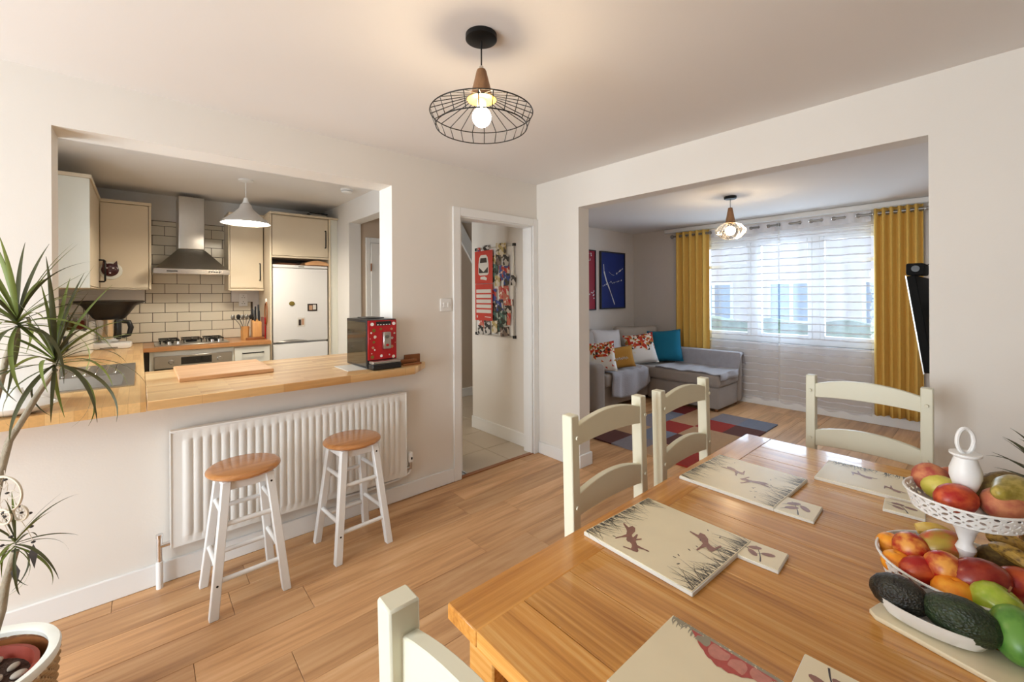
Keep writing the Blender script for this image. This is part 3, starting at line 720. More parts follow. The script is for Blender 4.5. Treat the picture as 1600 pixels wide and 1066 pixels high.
for x in (RX0 - 0.004, RX1): B(x, -0.066, RZ0 + 0.004, x + 0.004, -0.022, RZ1).build('side_cover', 'radiator_white', rd)
for x in (RX0 + 0.2, RX1 - 0.2): B(x, -0.056, RZ0 + 0.1, x + 0.03, -0.0005, RZ1 - 0.1).build('bracket', 'radiator_white', rd)
B(RX0, -0.056, RZ0, RX1, -0.03, RZ0 + 0.03).build('bottom_channel', 'steel', rd)
v1 = MB().cyl((RX0 - 0.045, -0.045, 0.13), (RX0 - 0.045, -0.045, 0.245), 0.011).cyl((RX0 - 0.045, -0.045, 0.205), (RX0, -0.045, 0.205), 0.012).cyl((RX0 - 0.045, -0.045, 0.245), (RX0 - 0.045, -0.045, 0.262), 0.014).build('lockshield_valve', 'chrome', rd)
MB().cyl((RX0 - 0.045, -0.045, 0.0), (RX0 - 0.045, -0.045, 0.13), 0.014).build('pipe', 'plastic_white', rd)
MB().lathe([(0, 0), (0.017, 0), (0.019, 0.01), (0.019, 0.055), (0.015, 0.066), (0, 0.066)], 20, (RX1 + 0.04, -0.045, 0.265)).build('thermostat_head', 'plastic_white', rd)
MB().cyl((RX1 + 0.04, -0.045, 0.215), (RX1 + 0.04, -0.045, 0.265), 0.012).cyl((RX1, -0.045, 0.225), (RX1 + 0.04, -0.045, 0.225), 0.011).build('valve_body', 'steel', rd)
B(RX1 + 0.035, -0.067, 0.285, RX1 + 0.046, -0.0635, 0.300).build('thermostat_window', 'black_plastic', rd)
MB().tube([(RX1 + 0.04, -0.045, 0.215), (RX1 + 0.03, -0.045, 0.19), (RX1 - 0.05, -0.04, 0.165), (RX1 - 0.3, -0.03, 0.150), (RX1 - 0.4, -0.015, 0.15)], 0.009).build('pipe', 'plastic_white', rd)

# light switch ------------------------------------------------------------
p0 = at(685, 466, 1, AY); p1 = at(707, 487, 1, AY)
sw = thing('light_switch', 'white double light switch plate beside the hall doorway', 'switch', ((p0.x + p1.x) / 2, AY, (p0.z + p1.z) / 2))
B(-0.050, -0.010, -0.048, 0.050, -0.0003, 0.048).build('plate', 'plastic_white', sw, bevel=0.003)
for s in (-1, 1):
    B(s * 0.018 - 0.010, -0.015, -0.018, s * 0.018 + 0.010, -0.0095, 0.018).build('rocker', 'plastic_white', sw, bevel=0.002)
    MB().cyl((s * 0.034, -0.0105, 0), (s * 0.034, -0.0098, 0), 0.003, seg=8).build('screw', 'steel', sw)

# pendant lamp: wood cone and wire cage ------------------------------------
lp = at(752, 60, 2, CE - 0.012)
ln = thing('cage_pendant_lamp', 'black wire cage pendant lamp with wooden cone hanging above the dining area', 'lamp', (lp.x, lp.y, 0))
MB().lathe([(0, CE - 0.024), (0.050, CE - 0.024), (0.060, CE - 0.018), (0.060, CE - 0.0005), (0, CE - 0.0005)], 40).build('ceiling_rose', 'black_metal', ln)
MB().cyl((0, 0, 2.30), (0, 0, CE - 0.022), 0.0030, seg=8).build('cord', 'black_plastic', ln)
MB().lathe([(0, 2.300), (0.008, 2.300), (0.008, 2.286), (0, 2.286)], 12).build('cord_grip', 'steel', ln)
MB().lathe([(0, 2.288), (0.016, 2.287), (0.019, 2.281), (0.044, 2.178), (0.044, 2.174), (0, 2.174)], 32).build('wood_cone', 'lamp_wood', ln)
MB().lathe([(0.0, 2.174), (0.050, 2.1735), (0.056, 2.171), (0.050, 2.1695), (0, 2.1700)], 32).build('reflector_disc', 'lamp_inner', ln)
MB().cyl((0, 0, 2.138), (0, 0, 2.170), 0.018, seg=16).build('bulb_holder', 'plastic_white', ln)
MB().ball((0, 0, 2.105), 0.036, 0.036, 0.038, 20, 12).build('bulb', 'bulb', ln)
NW = 24; r1, z1, r2, z2 = 0.196, 2.120, 0.174, 2.066
def ring(r, z, rr): return MB().tube([(r * math.cos(2 * PI * i / 72), r * math.sin(2 * PI * i / 72), z) for i in range(72)], rr, 6, closed=True)
ring(r1, z1, 0.0022).build('cage_ring', 'black_metal', ln)
ring(r2, z2, 0.0022).build('cage_ring', 'black_metal', ln)
ring(0.050, 2.176, 0.0022).build('cage_ring', 'black_metal', ln)
wire = MB().tube([(0.048, 0, 2.176), (r1, 0, z1), (r2, 0, z2)], 0.0017, 6).mesh('cage_wire', 'black_metal')
for i in range(NW): link('cage_wire', wire, ln, rot=(0, 0, 2 * PI * (i + 0.3) / NW))
# ================================================================== KITCHEN
# worktops ---------------------------------------------------------------
T_ = 0.045
SX0, SX1, SY0, SY1 = -0.545, -0.045, 3.08, 4.08       # sink cut-out
wl = MB()
wl.prism([(-1.05, 2.552), (0.020, 2.552), (0.020, SY0), (KX0 + 0.001, SY0), (KX0 + 0.001, AYB + 0.001), (OX0 + 0.001, AYB + 0.001), (OX0 + 0.001, AY - 0.001), (-1.05, AY - 0.001)], WT - T_, WT)
wl.box(KX0 + 0.001, SY0, WT - T_, SX0, SY1, WT).box(SX1, SY0, WT - T_, 0.020, SY1, WT).box(KX0 + 0.001, SY1, WT - T_, 0.020, KY1 - 0.018, WT)
tag(wl.build('sink_worktop', 'worktop_y'), 'oak block worktop that holds the steel sink, beside the white ceramic vase', 'worktop')
bt = MB().prism([(0.0215, 2.552), (1.375, 2.552), (1.545, 2.715), (1.545, AY - 0.001), (OX1 - 0.001, AY - 0.001), (OX1 - 0.001, 3.58), (0.0215, 3.58)], WT - T_, WT)
tag(bt.build('breakfast_bar', 'worktop_x', bevel=0.003), 'oak block breakfast bar top with clipped corner under the coffee machine', 'worktop')
tag(B(0.0215, 5.22, WT - 0.04, 1.078, KY1 - 0.018, WT).build('hob_worktop', 'worktop_back', bevel=0.002), 'brown wood worktop along the tiled wall under the gas hob', 'worktop')

def handle_bar(mb, p0, p1, out, r=0.006):
    a, b, o = Vector(p0), Vector(p1), Vector(out)
    return mb.tube([a, a + o * 0.85, a + o + (b - a) * 0.03, b + o + (a - b) * 0.03, b + o * 0.85, b], r, 8)
# base units ----------------------------------------------------------------
u = thing('base_cabinet', 'cream base cabinet below the sink worktop', 'cabinet', (0, 0, 0))
B(KX0 + 0.01, 4.12, 0.1, -0.03, 5.20, WT - T_ - 0.001).build('body', 'cabinet_cream', u)
B(KX0 + 0.01, 3.60, 0.1, -0.03, 4.11, 0.66).build('body', 'cabinet_cream', u)
for a, b in ((3.62, 4.10), (4.12, 4.64), (4.66, 5.18)):
    d = B(-0.029, a, 0.12, -0.010, b, WT - T_ - 0.01).build('door', 'cabinet_cream', u, bevel=0.002)
    handle_bar(MB(), (-0.010, b - 0.06, 0.60), (-0.010, b - 0.06, 0.80), (0.03, 0, 0)).build('handle', 'black_metal', d)
B(KX0 + 0.05, 3.65, 0.0, -0.08, 5.18, 0.1).build('plinth', 'cabinet_cream', u)
u = thing('bar_cabinet', 'cream base cabinet on the kitchen side of the breakfast bar', 'cabinet', (0, 0, 0))
B(0.06, AYB + 0.005, 0.1, 1.295, 3.53, WT - T_ - 0.001).build('body', 'cabinet_cream', u)
B(0.08, AYB + 0.02, 0.0, 1.28, 3.48, 0.1).build('plinth', 'cabinet_cream', u)
for a, b in ((0.08, 0.67), (0.69, 1.28)):
    d = B(a, 3.531, 0.12, b, 3.55, WT - T_ - 0.01).build('door', 'cabinet_cream', u, bevel=0.002)
    handle_bar(MB(), (b - 0.06, 3.55, 0.6), (b - 0.06, 3.55, 0.8), (0, 0.03, 0)).build('handle', 'black_metal', d)
# oven unit
OF = 5.26
ov = thing('built_in_oven', 'stainless steel built in oven with two knobs under the hob', 'oven', (0.41, OF, 0))
B(-0.345, 0.0, 0.1, 0.325, 0.58, WT - 0.041).build('housing', 'cabinet_white', ov)
B(-0.312, -0.022, 0.735, 0.312, -0.0005, 0.855).build('control_panel', 'steel', ov, bevel=0.003)
B(-0.11, -0.0235, 0.765, 0.135, -0.0222, 0.835).build('display', 'dark_glass', ov)
for x in (-0.185, 0.20):
    MB().xf(Matrix()).lathe([(0, 0), (0.022, 0), (0.020, 0.022), (0.016, 0.026), (0, 0.026)], 20).xf(Matrix.Translation((x, -0.0222, 0.795)) @ Matrix.Rotation(PI / 2, 4, 'X')).build('knob', 'steel', ov)
dd = B(-0.312, -0.024, 0.16, 0.312, -0.0005, 0.730).build('oven_door', 'dark_glass', ov, bevel=0.003)
handle_bar(MB(), (-0.25, -0.024, 0.68), (0.25, -0.024, 0.68), (0, -0.04, 0), 0.009).build('handle', 'steel', dd)
# drawer unit
dr = thing('drawer_unit', 'narrow cream drawer unit between the oven and the fridge', 'cabinet', (0.908, OF, 0))
B(-0.172, 0.0, 0.1, 0.166, 0.58, WT - 0.041).build('body', 'cabinet_cream', dr)
for z0, z1 in ((0.70, 0.885), (0.42, 0.69), (0.12, 0.41)):
    d = B(-0.165, -0.020, z0, 0.160, -0.0005, z1).build('drawer', 'cabinet_white', dr, bevel=0.003)
    handle_bar(MB(), (-0.095, -0.020, z1 - 0.06), (0.095, -0.020, z1 - 0.06), (0, -0.028, 0)).build('handle', 'black_metal', d)
# wall units ---------------------------------------------------------------
UZ0, UZ1 = 1.510, 2.330
uc = thing('corner_wall_cabinet', 'pale cream corner wall cabinet with cornice above the food mixer', 'cabinet', (0, 0, 0))
LF, BF = -0.285, 5.57
B(KX0 + 0.002, 4.58, UZ0, LF - 0.02, KY1 - 0.018, UZ1).build('body', 'cabinet_cream', uc)
B(LF - 0.019, BF + 0.02, UZ0, 0.085, KY1 - 0.018, UZ1).build('body', 'cabinet_cream', uc)
B(KX0 + 0.002, 4.555, UZ0 - 0.015, LF, 4.579, UZ1).build('end_panel', 'cabinet_white', uc, bevel=0.002)
d1_ = B(LF - 0.0195, 4.583, UZ0 + 0.004, LF, 5.545, UZ1 - 0.004).build('door', 'cabinet_cream', uc, bevel=0.002)
handle_bar(MB(), (LF, 5.48, 1.57), (LF, 5.48, 1.77), (0.042, 0, 0), 0.007).build('handle', 'black_metal', d1_)
B(LF + 0.004, BF, UZ0 + 0.004, 0.066, BF + 0.0195, UZ1 - 0.004).build('door', 'cabinet_cream', uc, bevel=0.002)
B(0.070, BF - 0.004, UZ0 - 0.01, 0.088, KY1 - 0.018, UZ1).build('end_panel', 'cabinet_cream', uc, bevel=0.002)
MB().prism([(KX0 + 0.002, 4.545), (LF + 0.012, 4.545), (LF + 0.012, BF - 0.012), (0.092, BF - 0.012), (0.092, KY1 - 0.018), (KX0 + 0.002, KY1 - 0.018)], UZ1 + 0.001, UZ1 + 0.03).build('cornice', 'cabinet_cream', uc, bevel=0.004)
MB().prism([(KX0 + 0.002, 4.583), (LF - 0.004, 4.583), (LF - 0.004, BF + 0.004), (0.066, BF + 0.004), (0.066, KY1 - 0.018), (KX0 + 0.002, KY1 - 0.018)], UZ0 - 0.012, UZ0 - 0.001).build('light_rail', 'cabinet_cream', uc, bevel=0.003)
un = thing('narrow_wall_cabinet', 'narrow cream wall cabinet between the hood and the fridge housing', 'cabinet', (0, 0, 0))
B(0.745, BF + 0.02, UZ0, 1.076, KY1 - 0.018, UZ1).build('body', 'cabinet_cream', un)
B(0.735, BF - 0.002, UZ0 - 0.012, 0.744, KY1 - 0.018, UZ1).build('end_panel', 'cabinet_cream', un)
d = B(0.752, BF, UZ0 + 0.012, 1.070, BF + 0.0195, UZ1 - 0.004).build('door', 'cabinet_cream', un, bevel=0.002)
handle_bar(MB(), (1.035, BF, 1.61), (1.035, BF, 1.80), (0, -0.03, 0)).build('handle', 'black_metal', d)
B(0.745, BF - 0.006, UZ0 - 0.02, 1.076, BF + 0.03, UZ0 - 0.001).build('light_rail', 'cabinet_cream', un, bevel=0.002)
B(0.735, BF - 0.012, UZ1 + 0.001, 1.078, KY1 - 0.018, UZ1 + 0.03).build('cornice', 'cabinet_cream', un, bevel=0.004)
# fridge housing
FF = 5.30
fh = thing('fridge_housing', 'tall cream housing with a top cupboard around the fridge', 'cabinet', (0, 0, 0))
B(1.081, FF - 0.012, 0, 1.100, KY1 - 0.018, 2.345).build('side_panel', 'cabinet_cream', fh, bevel=0.002)
B(1.712, FF - 0.012, 0, 1.731, KY1 - 0.018, 2.345).build('side_panel', 'cabinet_cream', fh, bevel=0.002)
B(1.732, FF + 0.0, 0, 1.819, FF + 0.02, 2.345).build('filler', 'cabinet_white', fh)
B(1.101, FF + 0.02, 1.880, 1.711, KY1 - 0.018, 2.345).build('body', 'cabinet_cream', fh)
B(1.101, FF - 0.004, 1.862, 1.711, FF + 0.4, 1.879).build('shelf', 'cabinet_cream', fh)
d = B(1.106, FF - 0.001, 1.885, 1.706, FF + 0.019, 2.335).build('door', 'cabinet_cream', fh, bevel=0.002)
handle_bar(MB(), (1.672, FF, 2.00), (1.672, FF, 2.20), (0, -0.03, 0), 0.007).build('handle', 'black_metal', d)
B(1.081, FF - 0.025, 2.346, 1.819, KY1 - 0.018, 2.37).build('cornice', 'cabinet_cream', fh, bevel=0.004)
# fridge
fr = thing('fridge_freezer', 'white fridge freezer with magnets on its door', 'fridge', (1.405, FF, 0))
B(-0.292, 0.055, 0.02, 0.292, 0.56, 1.745).build('body', 'fridge_white', fr)
B(-0.292, -0.005, 1.748, 0.292, 0.56, 1.782).build('top_panel', 'fridge_white', fr, bevel=0.006)
fd = B(-0.292, -0.003, 0.905, 0.292, 0.053, 1.744).build('fridge_door', 'fridge_white', fr, bevel=0.010, seg=2)
B(-0.292, -0.003, 0.06, 0.292, 0.053, 0.885).build('freezer_door', 'fridge_white', fr, bevel=0.010, seg=2)
gp = MB().add([(x, -0.0045, z) for x, z in [(-0.26 + 0.32 * i / 10, 0.912 + 0.020 * math.sin(PI * i / 10)) for i in range(11)] + [(0.06, 0.907), (-0.26, 0.907)]], [tuple(range(12, -1, -1))])
solid(gp.build('door_grip', 'steel', fr), 0.003)
B(-0.03, -0.0058, 1.760, 0.03, -0.0048, 1.770).build('badge', 'steel_dark', fr)
for z in (0.004,): MB().box(-0.28, 0.06, 0, 0.28, 0.5, 0.02).build('foot', 'black_plastic', fr)
def magnet(px, py, w_, h_, label, mats_):
    p = at(px, py, 1, FF - 0.006)
    o = tag(B(-w_ / 2, -0.004, -h_ / 2, w_ / 2, 0.0020, h_ / 2).build('fridge_magnet', mats_[0], None, (p.x, FF - 0.0055, p.z), bevel=0.001), label, 'magnet', 'magnets on the fridge door')
    B(-w_ * 0.35, -0.0052, -h_ * 0.35, w_ * 0.0, -0.0041, h_ * 0.3).build('picture', mats_[1], o); B(w_ * 0.05, -0.0052, -h_ * 0.3, w_ * 0.38, -0.0041, h_ * 0.38).build('picture', mats_[2], o)
mat('photo_dark', srgb(50, 40, 36), 0.4); mat('photo_tan', srgb(190, 150, 120), 0.4); mat('photo_white', srgb(220, 216, 208), 0.4); mat('olive', srgb(120, 104, 40), 0.4)
magnet(488, 480.5, 0.105, 0.085, 'dark picture magnet with a family photo on the fridge door', ('photo_dark', 'photo_tan', 'photo_white'))
magnet(470.5, 503.5, 0.080, 0.105, 'upright white edged photo magnet low on the fridge door', ('photo_white', 'photo_dark', 'photo_tan'))
p = at(456, 474.5, 1, FF - 0.006)
tag(MB().ball((0, 0, 0), 0.030, 0.006, 0.026, 16, 8).build('fridge_magnet', 'olive', None, (p.x, FF - 0.0085, p.z)), 'oval olive coloured magnet on the fridge door', 'magnet', 'magnets on the fridge door')
# trays on the fridge
ty = thing('wooden_tray', 'brown wooden tray with raised handles lying on top of the fridge', 'tray', (1.575, FF + 0.09, 1.782))
B(-0.13, -0.10, 0.0, 0.12, 0.12, 0.008).build('base', 'dark_wood', ty)
arch_rail(0.0, 0.028, 0.030, 0.13, -0.108, -0.10).build('side', 'board_wood', ty); arch_rail(0.0, 0.028, 0.030, 0.13, 0.12, 0.128).build('side', 'board_wood', ty)
tag(MB().lathe([(0, 0), (0.12, 0.0), (0.15, 0.02), (0.155, 0.022), (0.12, 0.006), (0, 0.006)], 24).build('serving_dish', 'dark_wood', None, (1.29, FF + 0.19, 1.7825)), 'dark shallow serving dish lying on top of the fridge', 'dish')
bs = thing('wire_basket', 'black wire basket on top of the fridge housing', 'basket', (1.64, FF + 0.15, 2.3705))
MB().tube([(-0.11, -0.06, 0.05), (0.09, -0.06, 0.05), (0.09, 0.06, 0.05), (-0.11, 0.06, 0.05)], 0.006, 6, closed=True).build('rim', 'black_metal', bs)
B(-0.10, -0.055, 0.0, 0.08, 0.055, 0.035).build('liner', 'steel_dark', bs)
tag(MB().lathe([(0, 0), (0.07, 0), (0.09, 0.012), (0.07, 0.022), (0, 0.026)], 20).build('baking_tin', 'black_metal', None, (1.765 - 0.04, FF + 0.12 + 0.2, 2.3705)), 'flat dark baking tin on top of the fridge housing', 'tin')

# cooker hood -----------------------------------------------------------------
hx0, hx1, hy0, hyb = 0.098, 0.724, 5.40, KY1 - 0.018
hd_ = thing('cooker_hood', 'stainless steel chimney cooker hood on the tiled wall', 'hood', (0, 0, 0))
hz0 = 1.655
B(hx0, hy0, hz0, hx1, hyb, hz0 + 0.052).build('front_rim', 'chrome', hd_, bevel=0.003)
cx0, cx1, cy0 = at(278, 350, 1, 5.58).x, at(320, 350, 1, 5.58).x, 5.58
zt = 1.92
V = [(hx0 + 0.012, hy0 + 0.01, hz0 + 0.0525), (hx1 - 0.012, hy0 + 0.01, hz0 + 0.0525), (hx1 - 0.012, hyb, hz0 + 0.0525), (hx0 + 0.012, hyb, hz0 + 0.0525), (cx0, cy0, zt), (cx1, cy0, zt), (cx1, hyb, zt), (cx0, hyb, zt)]
MB().add(V, [(0, 3, 2, 1), (4, 5, 6, 7), (0, 1, 5, 4), (1, 2, 6, 5), (2, 3, 7, 6), (3, 0, 4, 7)]).build('canopy', 'steel_dark', hd_, bevel=0.003)
B(cx0, cy0, zt + 0.0005, cx1, hyb, 2.475).build('chimney', 'steel', hd_, bevel=0.012, seg=3)
for i in range(5): MB().cyl((0.545 + i * 0.022, hy0 + 0.001, hz0 + 0.026), (0.545 + i * 0.022, hy0 - 0.003, hz0 + 0.026), 0.006, seg=10).build('button', 'black_plastic', hd_)
B(0.20, hy0 - 0.0015, hz0 + 0.022, 0.285, hy0 + 0.001, hz0 + 0.032).build('badge', 'black_plastic', hd_)
# gas hob ----------------------------------------------------------------------
hb = thing('gas_hob', 'four burner steel gas hob with black pan supports', 'hob', (0.405, 5.53, WT))
B(-0.30, -0.25, 0.0003, 0.30, 0.22, 0.012).build('plate', 'steel', hb, bevel=0.003)
for cx_ in (-0.185, 0.0, 0.185):
    g = MB()
    for x in (-0.075, 0.075): g.box(cx_ + x - 0.004, -0.12, 0.040, cx_ + x + 0.004, 0.20, 0.050)
    for y in (-0.12, 0.04, 0.192): g.box(cx_ - 0.075, y, 0.040, cx_ + 0.075, y + 0.008, 0.050)
    for x in (-0.075, 0.067):
        for y in (-0.12, 0.192): g.box(cx_ + x, y, 0.0118, cx_ + x + 0.008, y + 0.008, 0.042)
    g.box(cx_ - 0.004, -0.12, 0.040, cx_ + 0.004, 0.20, 0.050)
    g.build('pan_support', 'black_metal', hb)
for cx_, cy_, r_ in ((-0.185, -0.04, 0.035), (-0.185, 0.12, 0.045), (0.185, -0.04, 0.045), (0.185, 0.12, 0.035), (0, 0.05, 0.05)):
    MB().lathe([(0, 0.0115), (r_, 0.0115), (r_, 0.024), (r_ * 0.7, 0.032), (0, 0.032)], 20, (cx_, cy_, 0)).build('burner', 'black_metal', hb)
for cx_ in (-0.19, -0.12, 0.155, 0.215):
    MB().lathe([(0, 0.0115), (0.018, 0.0115), (0.015, 0.038), (0, 0.04)], 16, (cx_, -0.19, 0)).build('knob', 'chrome', hb)
# sink ---------------------------------------------------------------------------
sk = thing('kitchen_sink', 'stainless steel inset sink with drainer in the oak worktop', 'sink', (0, 0, WT))
a0, a1, b0, b1 = SX0 - 0.015, SX1 + 0.02, SY0 - 0.02, SY1 + 0.02
bw0, bw1 = 3.11, 3.56    # bowl range in y
rim = MB().box(a0, b0, 0.0003, a1, bw0, 0.006).box(a0, bw1, 0.0003, a1, b1, 0.006).box(a0, bw0, 0.0003, SX0 + 0.03, bw1, 0.006).box(SX1 - 0.03, bw0, 0.0003, a1, bw1, 0.006)
rim.build('rim', 'steel', sk)
bx0, bx1 = SX0 + 0.03, SX1 - 0.03
bowl = MB().add([(bx0, bw0, 0.003), (bx1, bw0, 0.003), (bx1, bw1, 0.003), (bx0, bw1, 0.003), (bx0 + 0.03, bw0 + 0.03, -0.17), (bx1 - 0.03, bw0 + 0.03, -0.17), (bx1 - 0.03, bw1 - 0.03, -0.17), (bx0 + 0.03, bw1 - 0.03, -0.17)],
      [(4, 5, 6, 7), (0, 4, 7, 3), (1, 2, 6, 5), (0, 1, 5, 4), (3, 7, 6, 2)])
bowl.build('bowl', 'steel', sk)
for i in range(9): B(SX0 + 0.06 + i * 0.045, 3.62, 0.0055, SX0 + 0.07 + i * 0.045, 4.03, 0.009).build('drainer_ridge', 'chrome', sk, bevel=0.002)
MB().cyl((-0.30, 3.335, -0.1695), (-0.30, 3.335, -0.165), 0.04, seg=20).build('waste', 'chrome', sk)
MB().tube([(-0.585, 3.58, 0.001), (-0.585, 3.58, 0.22), (-0.57, 3.57, 0.27), (-0.53, 3.53, 0.29), (-0.47, 3.48, 0.27), (-0.45, 3.47, 0.23)], 0.012, 10).build('tap', 'chrome', sk)
# chopping board on the bar
tag(B(-0.235, -0.27, 0, 0.235, 0.27, 0.024).build('chopping_board', 'board_wood', None, (0.397, 3.268, WT + 0.0004), bevel=0.003), 'rectangular wooden chopping board lying on the breakfast bar', 'chopping board')

# coffee machine --------------------------------------------------------------------
cm = thing('coffee_machine', 'black coffee machine with red sticker covered front on the bar', 'coffee machine', (1.203, 2.672, WT + 0.004))
W2 = 0.102
B(-W2, 0.006, 0.0, W2, 0.36, 0.318).build('body', 'black_plastic', cm, bevel=0.006, seg=2)
mat('gloss_bronze', srgb(70, 62, 48), 0.12, 0.3, coat=0.6)
B(-W2 - 0.0015, 0.02, 0.015, -W2 + 0.001, 0.345, 0.30).build('side_panel', 'gloss_bronze', cm)
fr_ = B(-W2 + 0.004, -0.004, 0.055, W2 - 0.004, 0.0065, 0.312).build('front_panel', 'machine_red', cm, bevel=0.002)
B(-0.045, -0.0055, 0.278, 0.060, -0.0035, 0.305).build('button_strip', 'black_plastic', cm)
for i in range(5): B(-0.038 + i * 0.020, -0.0065, 0.281, -0.028 + i * 0.020, -0.0052, 0.286).build('button', 'plastic_white', cm)
for x in (-0.072, 0.078): MB().cyl((x, -0.008, 0.288), (x, -0.0035, 0.288), 0.011, seg=14).build('button', 'plastic_white', cm)
sp = B(-0.006, -0.035, 0.125, 0.046, -0.0035, 0.235).build('coffee_spout', 'steel', cm, bevel=0.004)
MB().ball((0.02, -0.0352, 0.150), 0.012, 0.0012, 0.008, 10, 6).build('sticker', 'machine_red', sp); MB().ball((0.018, -0.0352, 0.205), 0.014, 0.0012, 0.012, 10, 6).build('sticker', 'steel_dark', sp)
B(-W2 + 0.006, -0.075, 0.0, W2 - 0.004, 0.005, 0.036).build('drip_tray', 'black_plastic', cm, bevel=0.004)
B(-W2 + 0.008, -0.07, 0.0362, W2 - 0.006, -0.0045, 0.052).build('drip_grille', 'steel', cm, bevel=0.002)
B(-0.05, 0.10, 0.3185, 0.06, 0.30, 0.326).build('lid', 'black_plastic', cm, bevel=0.003)
rs = random.Random(11)
stk = ['plastic_white', 'tri_cream', 'photo_tan', 'cushion_light', 'olive', 'photo_white']
for (x, z, r_) in ((-0.060, 0.248, 0.013), (-0.078, 0.232, 0.008), (-0.052, 0.205, 0.012), (-0.085, 0.195, 0.004), (-0.06, 0.172, 0.010), (-0.066, 0.135, 0.011), (-0.055, 0.120, 0.006), (-0.07, 0.075, 0.013),
                   (-0.012, 0.255, 0.010), (0.062, 0.252, 0.010), (0.082, 0.222, 0.008), (0.066, 0.192, 0.010), (0.088, 0.16, 0.004), (0.064, 0.135, 0.012), (0.046, 0.082, 0.006), (0.075, 0.068, 0.012), (-0.01, 0.078, 0.010), (-0.075, 0.098, 0.004)):
    n_ = rs.choice((5, 6, 8, 12)); a_ = rs.random() * 6
    pl = [(x + r_ * (0.8 + 0.2 * rs.random()) * math.cos(a_ + 2 * PI * i / n_), z + r_ * (0.8 + 0.2 * rs.random()) * math.sin(a_ + 2 * PI * i / n_)) for i in range(n_)]
    MB().add([(p_[0], -0.0048, p_[1]) for p_ in pl], [tuple(range(n_))]).build('sticker', rs.choice(stk), cm, smooth=False)
tag(B(-0.13, -0.12, 0, 0.10, 0.13, 0.0035).build('paper_mat', 'photo_white', None, (1.115, 2.815, WT + 0.0003)), 'white mat under the red coffee machine', 'mat')
wt_ = thing('wooden_rack', 'small stepped wooden rack on the clipped bar corner', 'rack', (1.41, 2.68, WT + 0.0003))
B(-0.07, -0.03, 0, 0.07, 0.03, 0.012).build('slat', 'dark_wood', wt_, bevel=0.002); B(-0.07, 0.0, 0.014, 0.05, 0.05, 0.034).build('slat', 'dark_wood', wt_, bevel=0.002)
B(-0.02, 0.045, 0.0, 0.10, 0.058, 0.062).build('upright', 'dark_wood', wt_, bevel=0.002)
# white ceramic vase on the bar
vs = [(0, 0), (0.05, 0.0), (0.105, 0.018), (0.122, 0.034), (0.115, 0.046), (0.08, 0.062), (0.045, 0.075), (0.026, 0.092), (0.022, 0.104), (0.024, 0.108), (0.018, 0.108), (0.016, 0.09), (0, 0.08)]
tag(MB().lathe(vs, 48, sx=1.0, sy=0.72).build('ceramic_vase', 'ceramic_white', None, (-0.385, 2.640, WT + 0.0003)), 'flat white glazed ceramic vase with a short neck on the bar', 'vase')

# food mixer with black steamer -------------------------------------------------------
mx_ = thing('food_mixer', 'cooking mixer with steel jug and wide black steaming bowl in the corner', 'mixer', (-0.215, 5.50, WT))
MB().prism([(-0.15, -0.14), (0.15, -0.14), (0.16, 0.05), (0.10, 0.14), (-0.10, 0.14), (-0.16, 0.05)], 0.0003, 0.055).build('base', 'plastic_white', mx_, bevel=0.02, seg=2)
MB().add([(-0.06, -0.141, 0.012), (0.06, -0.141, 0.012), (0.06, -0.128, 0.05), (-0.06, -0.128, 0.05)], [(0, 1, 2, 3)]).build('display', 'dark_glass', mx_)
MB().prism([(-0.14, -0.02), (-0.09, -0.02), (-0.09, 0.12), (-0.14, 0.12)], 0.05, 0.26).build('arm', 'plastic_white', mx_, bevel=0.015, seg=2)
MB().lathe([(0, 0.056), (0.062, 0.056), (0.086, 0.14), (0.094, 0.26), (0.098, 0.27), (0, 0.27)], 28, (0.0, 0, 0)).build('jug', 'chrome', mx_)
MB().tube([(0.09, -0.02, 0.25), (0.135, -0.03, 0.245), (0.15, -0.03, 0.19), (0.135, -0.03, 0.12), (0.085, -0.02, 0.10)], [0.018, 0.02, 0.022, 0.02, 0.016], 10).build('jug_handle', 'black_plastic', mx_)
B(0.045, -0.105, 0.085, 0.085, -0.06, 0.27).build('jug_grip', 'black_plastic', mx_, bevel=0.012, seg=2)
MB().lathe([(0, 0.272), (0.10, 0.272), (0.115, 0.285), (0.19, 0.40), (0.245, 0.425), (0.262, 0.437), (0.24, 0.447), (0.15, 0.450), (0, 0.452)], 36, sy=0.72).build('steamer_bowl', 'black_plastic', mx_)
tst = thing('toaster', 'cream toaster beside the food mixer on the sink worktop', 'toaster', (-0.385, 5.02, WT))
B(-0.085, -0.13, 0.0003, 0.085, 0.13, 0.205).build('body', 'cabinet_white', tst, bevel=0.03, seg=3)
B(-0.05, -0.10, 0.2045, -0.02, 0.10, 0.207).build('slot', 'black_plastic', tst); B(0.02, -0.10, 0.2045, 0.05, 0.10, 0.207).build('slot', 'black_plastic', tst)
B(-0.075, -0.150, 0.05, -0.045, -0.129, 0.17).build('lever', 'black_plastic', tst, bevel=0.004)
rk = thing('spice_rack', 'small chrome wire rack with jars against the tiled wall', 'rack', (-0.50, 5.78, WT))
for x in (-0.12, 0.12):
    for y in (-0.06, 0.06): MB().cyl((x, y, 0.0003), (x, y, 0.36), 0.005, seg=8).build('post', 'chrome', rk)
for z in (0.17, 0.33):
    for y in (-0.06, -0.02, 0.02, 0.06): MB().cyl((-0.12, y, z), (0.12, y, z), 0.003, seg=6).build('wire', 'chrome', rk)
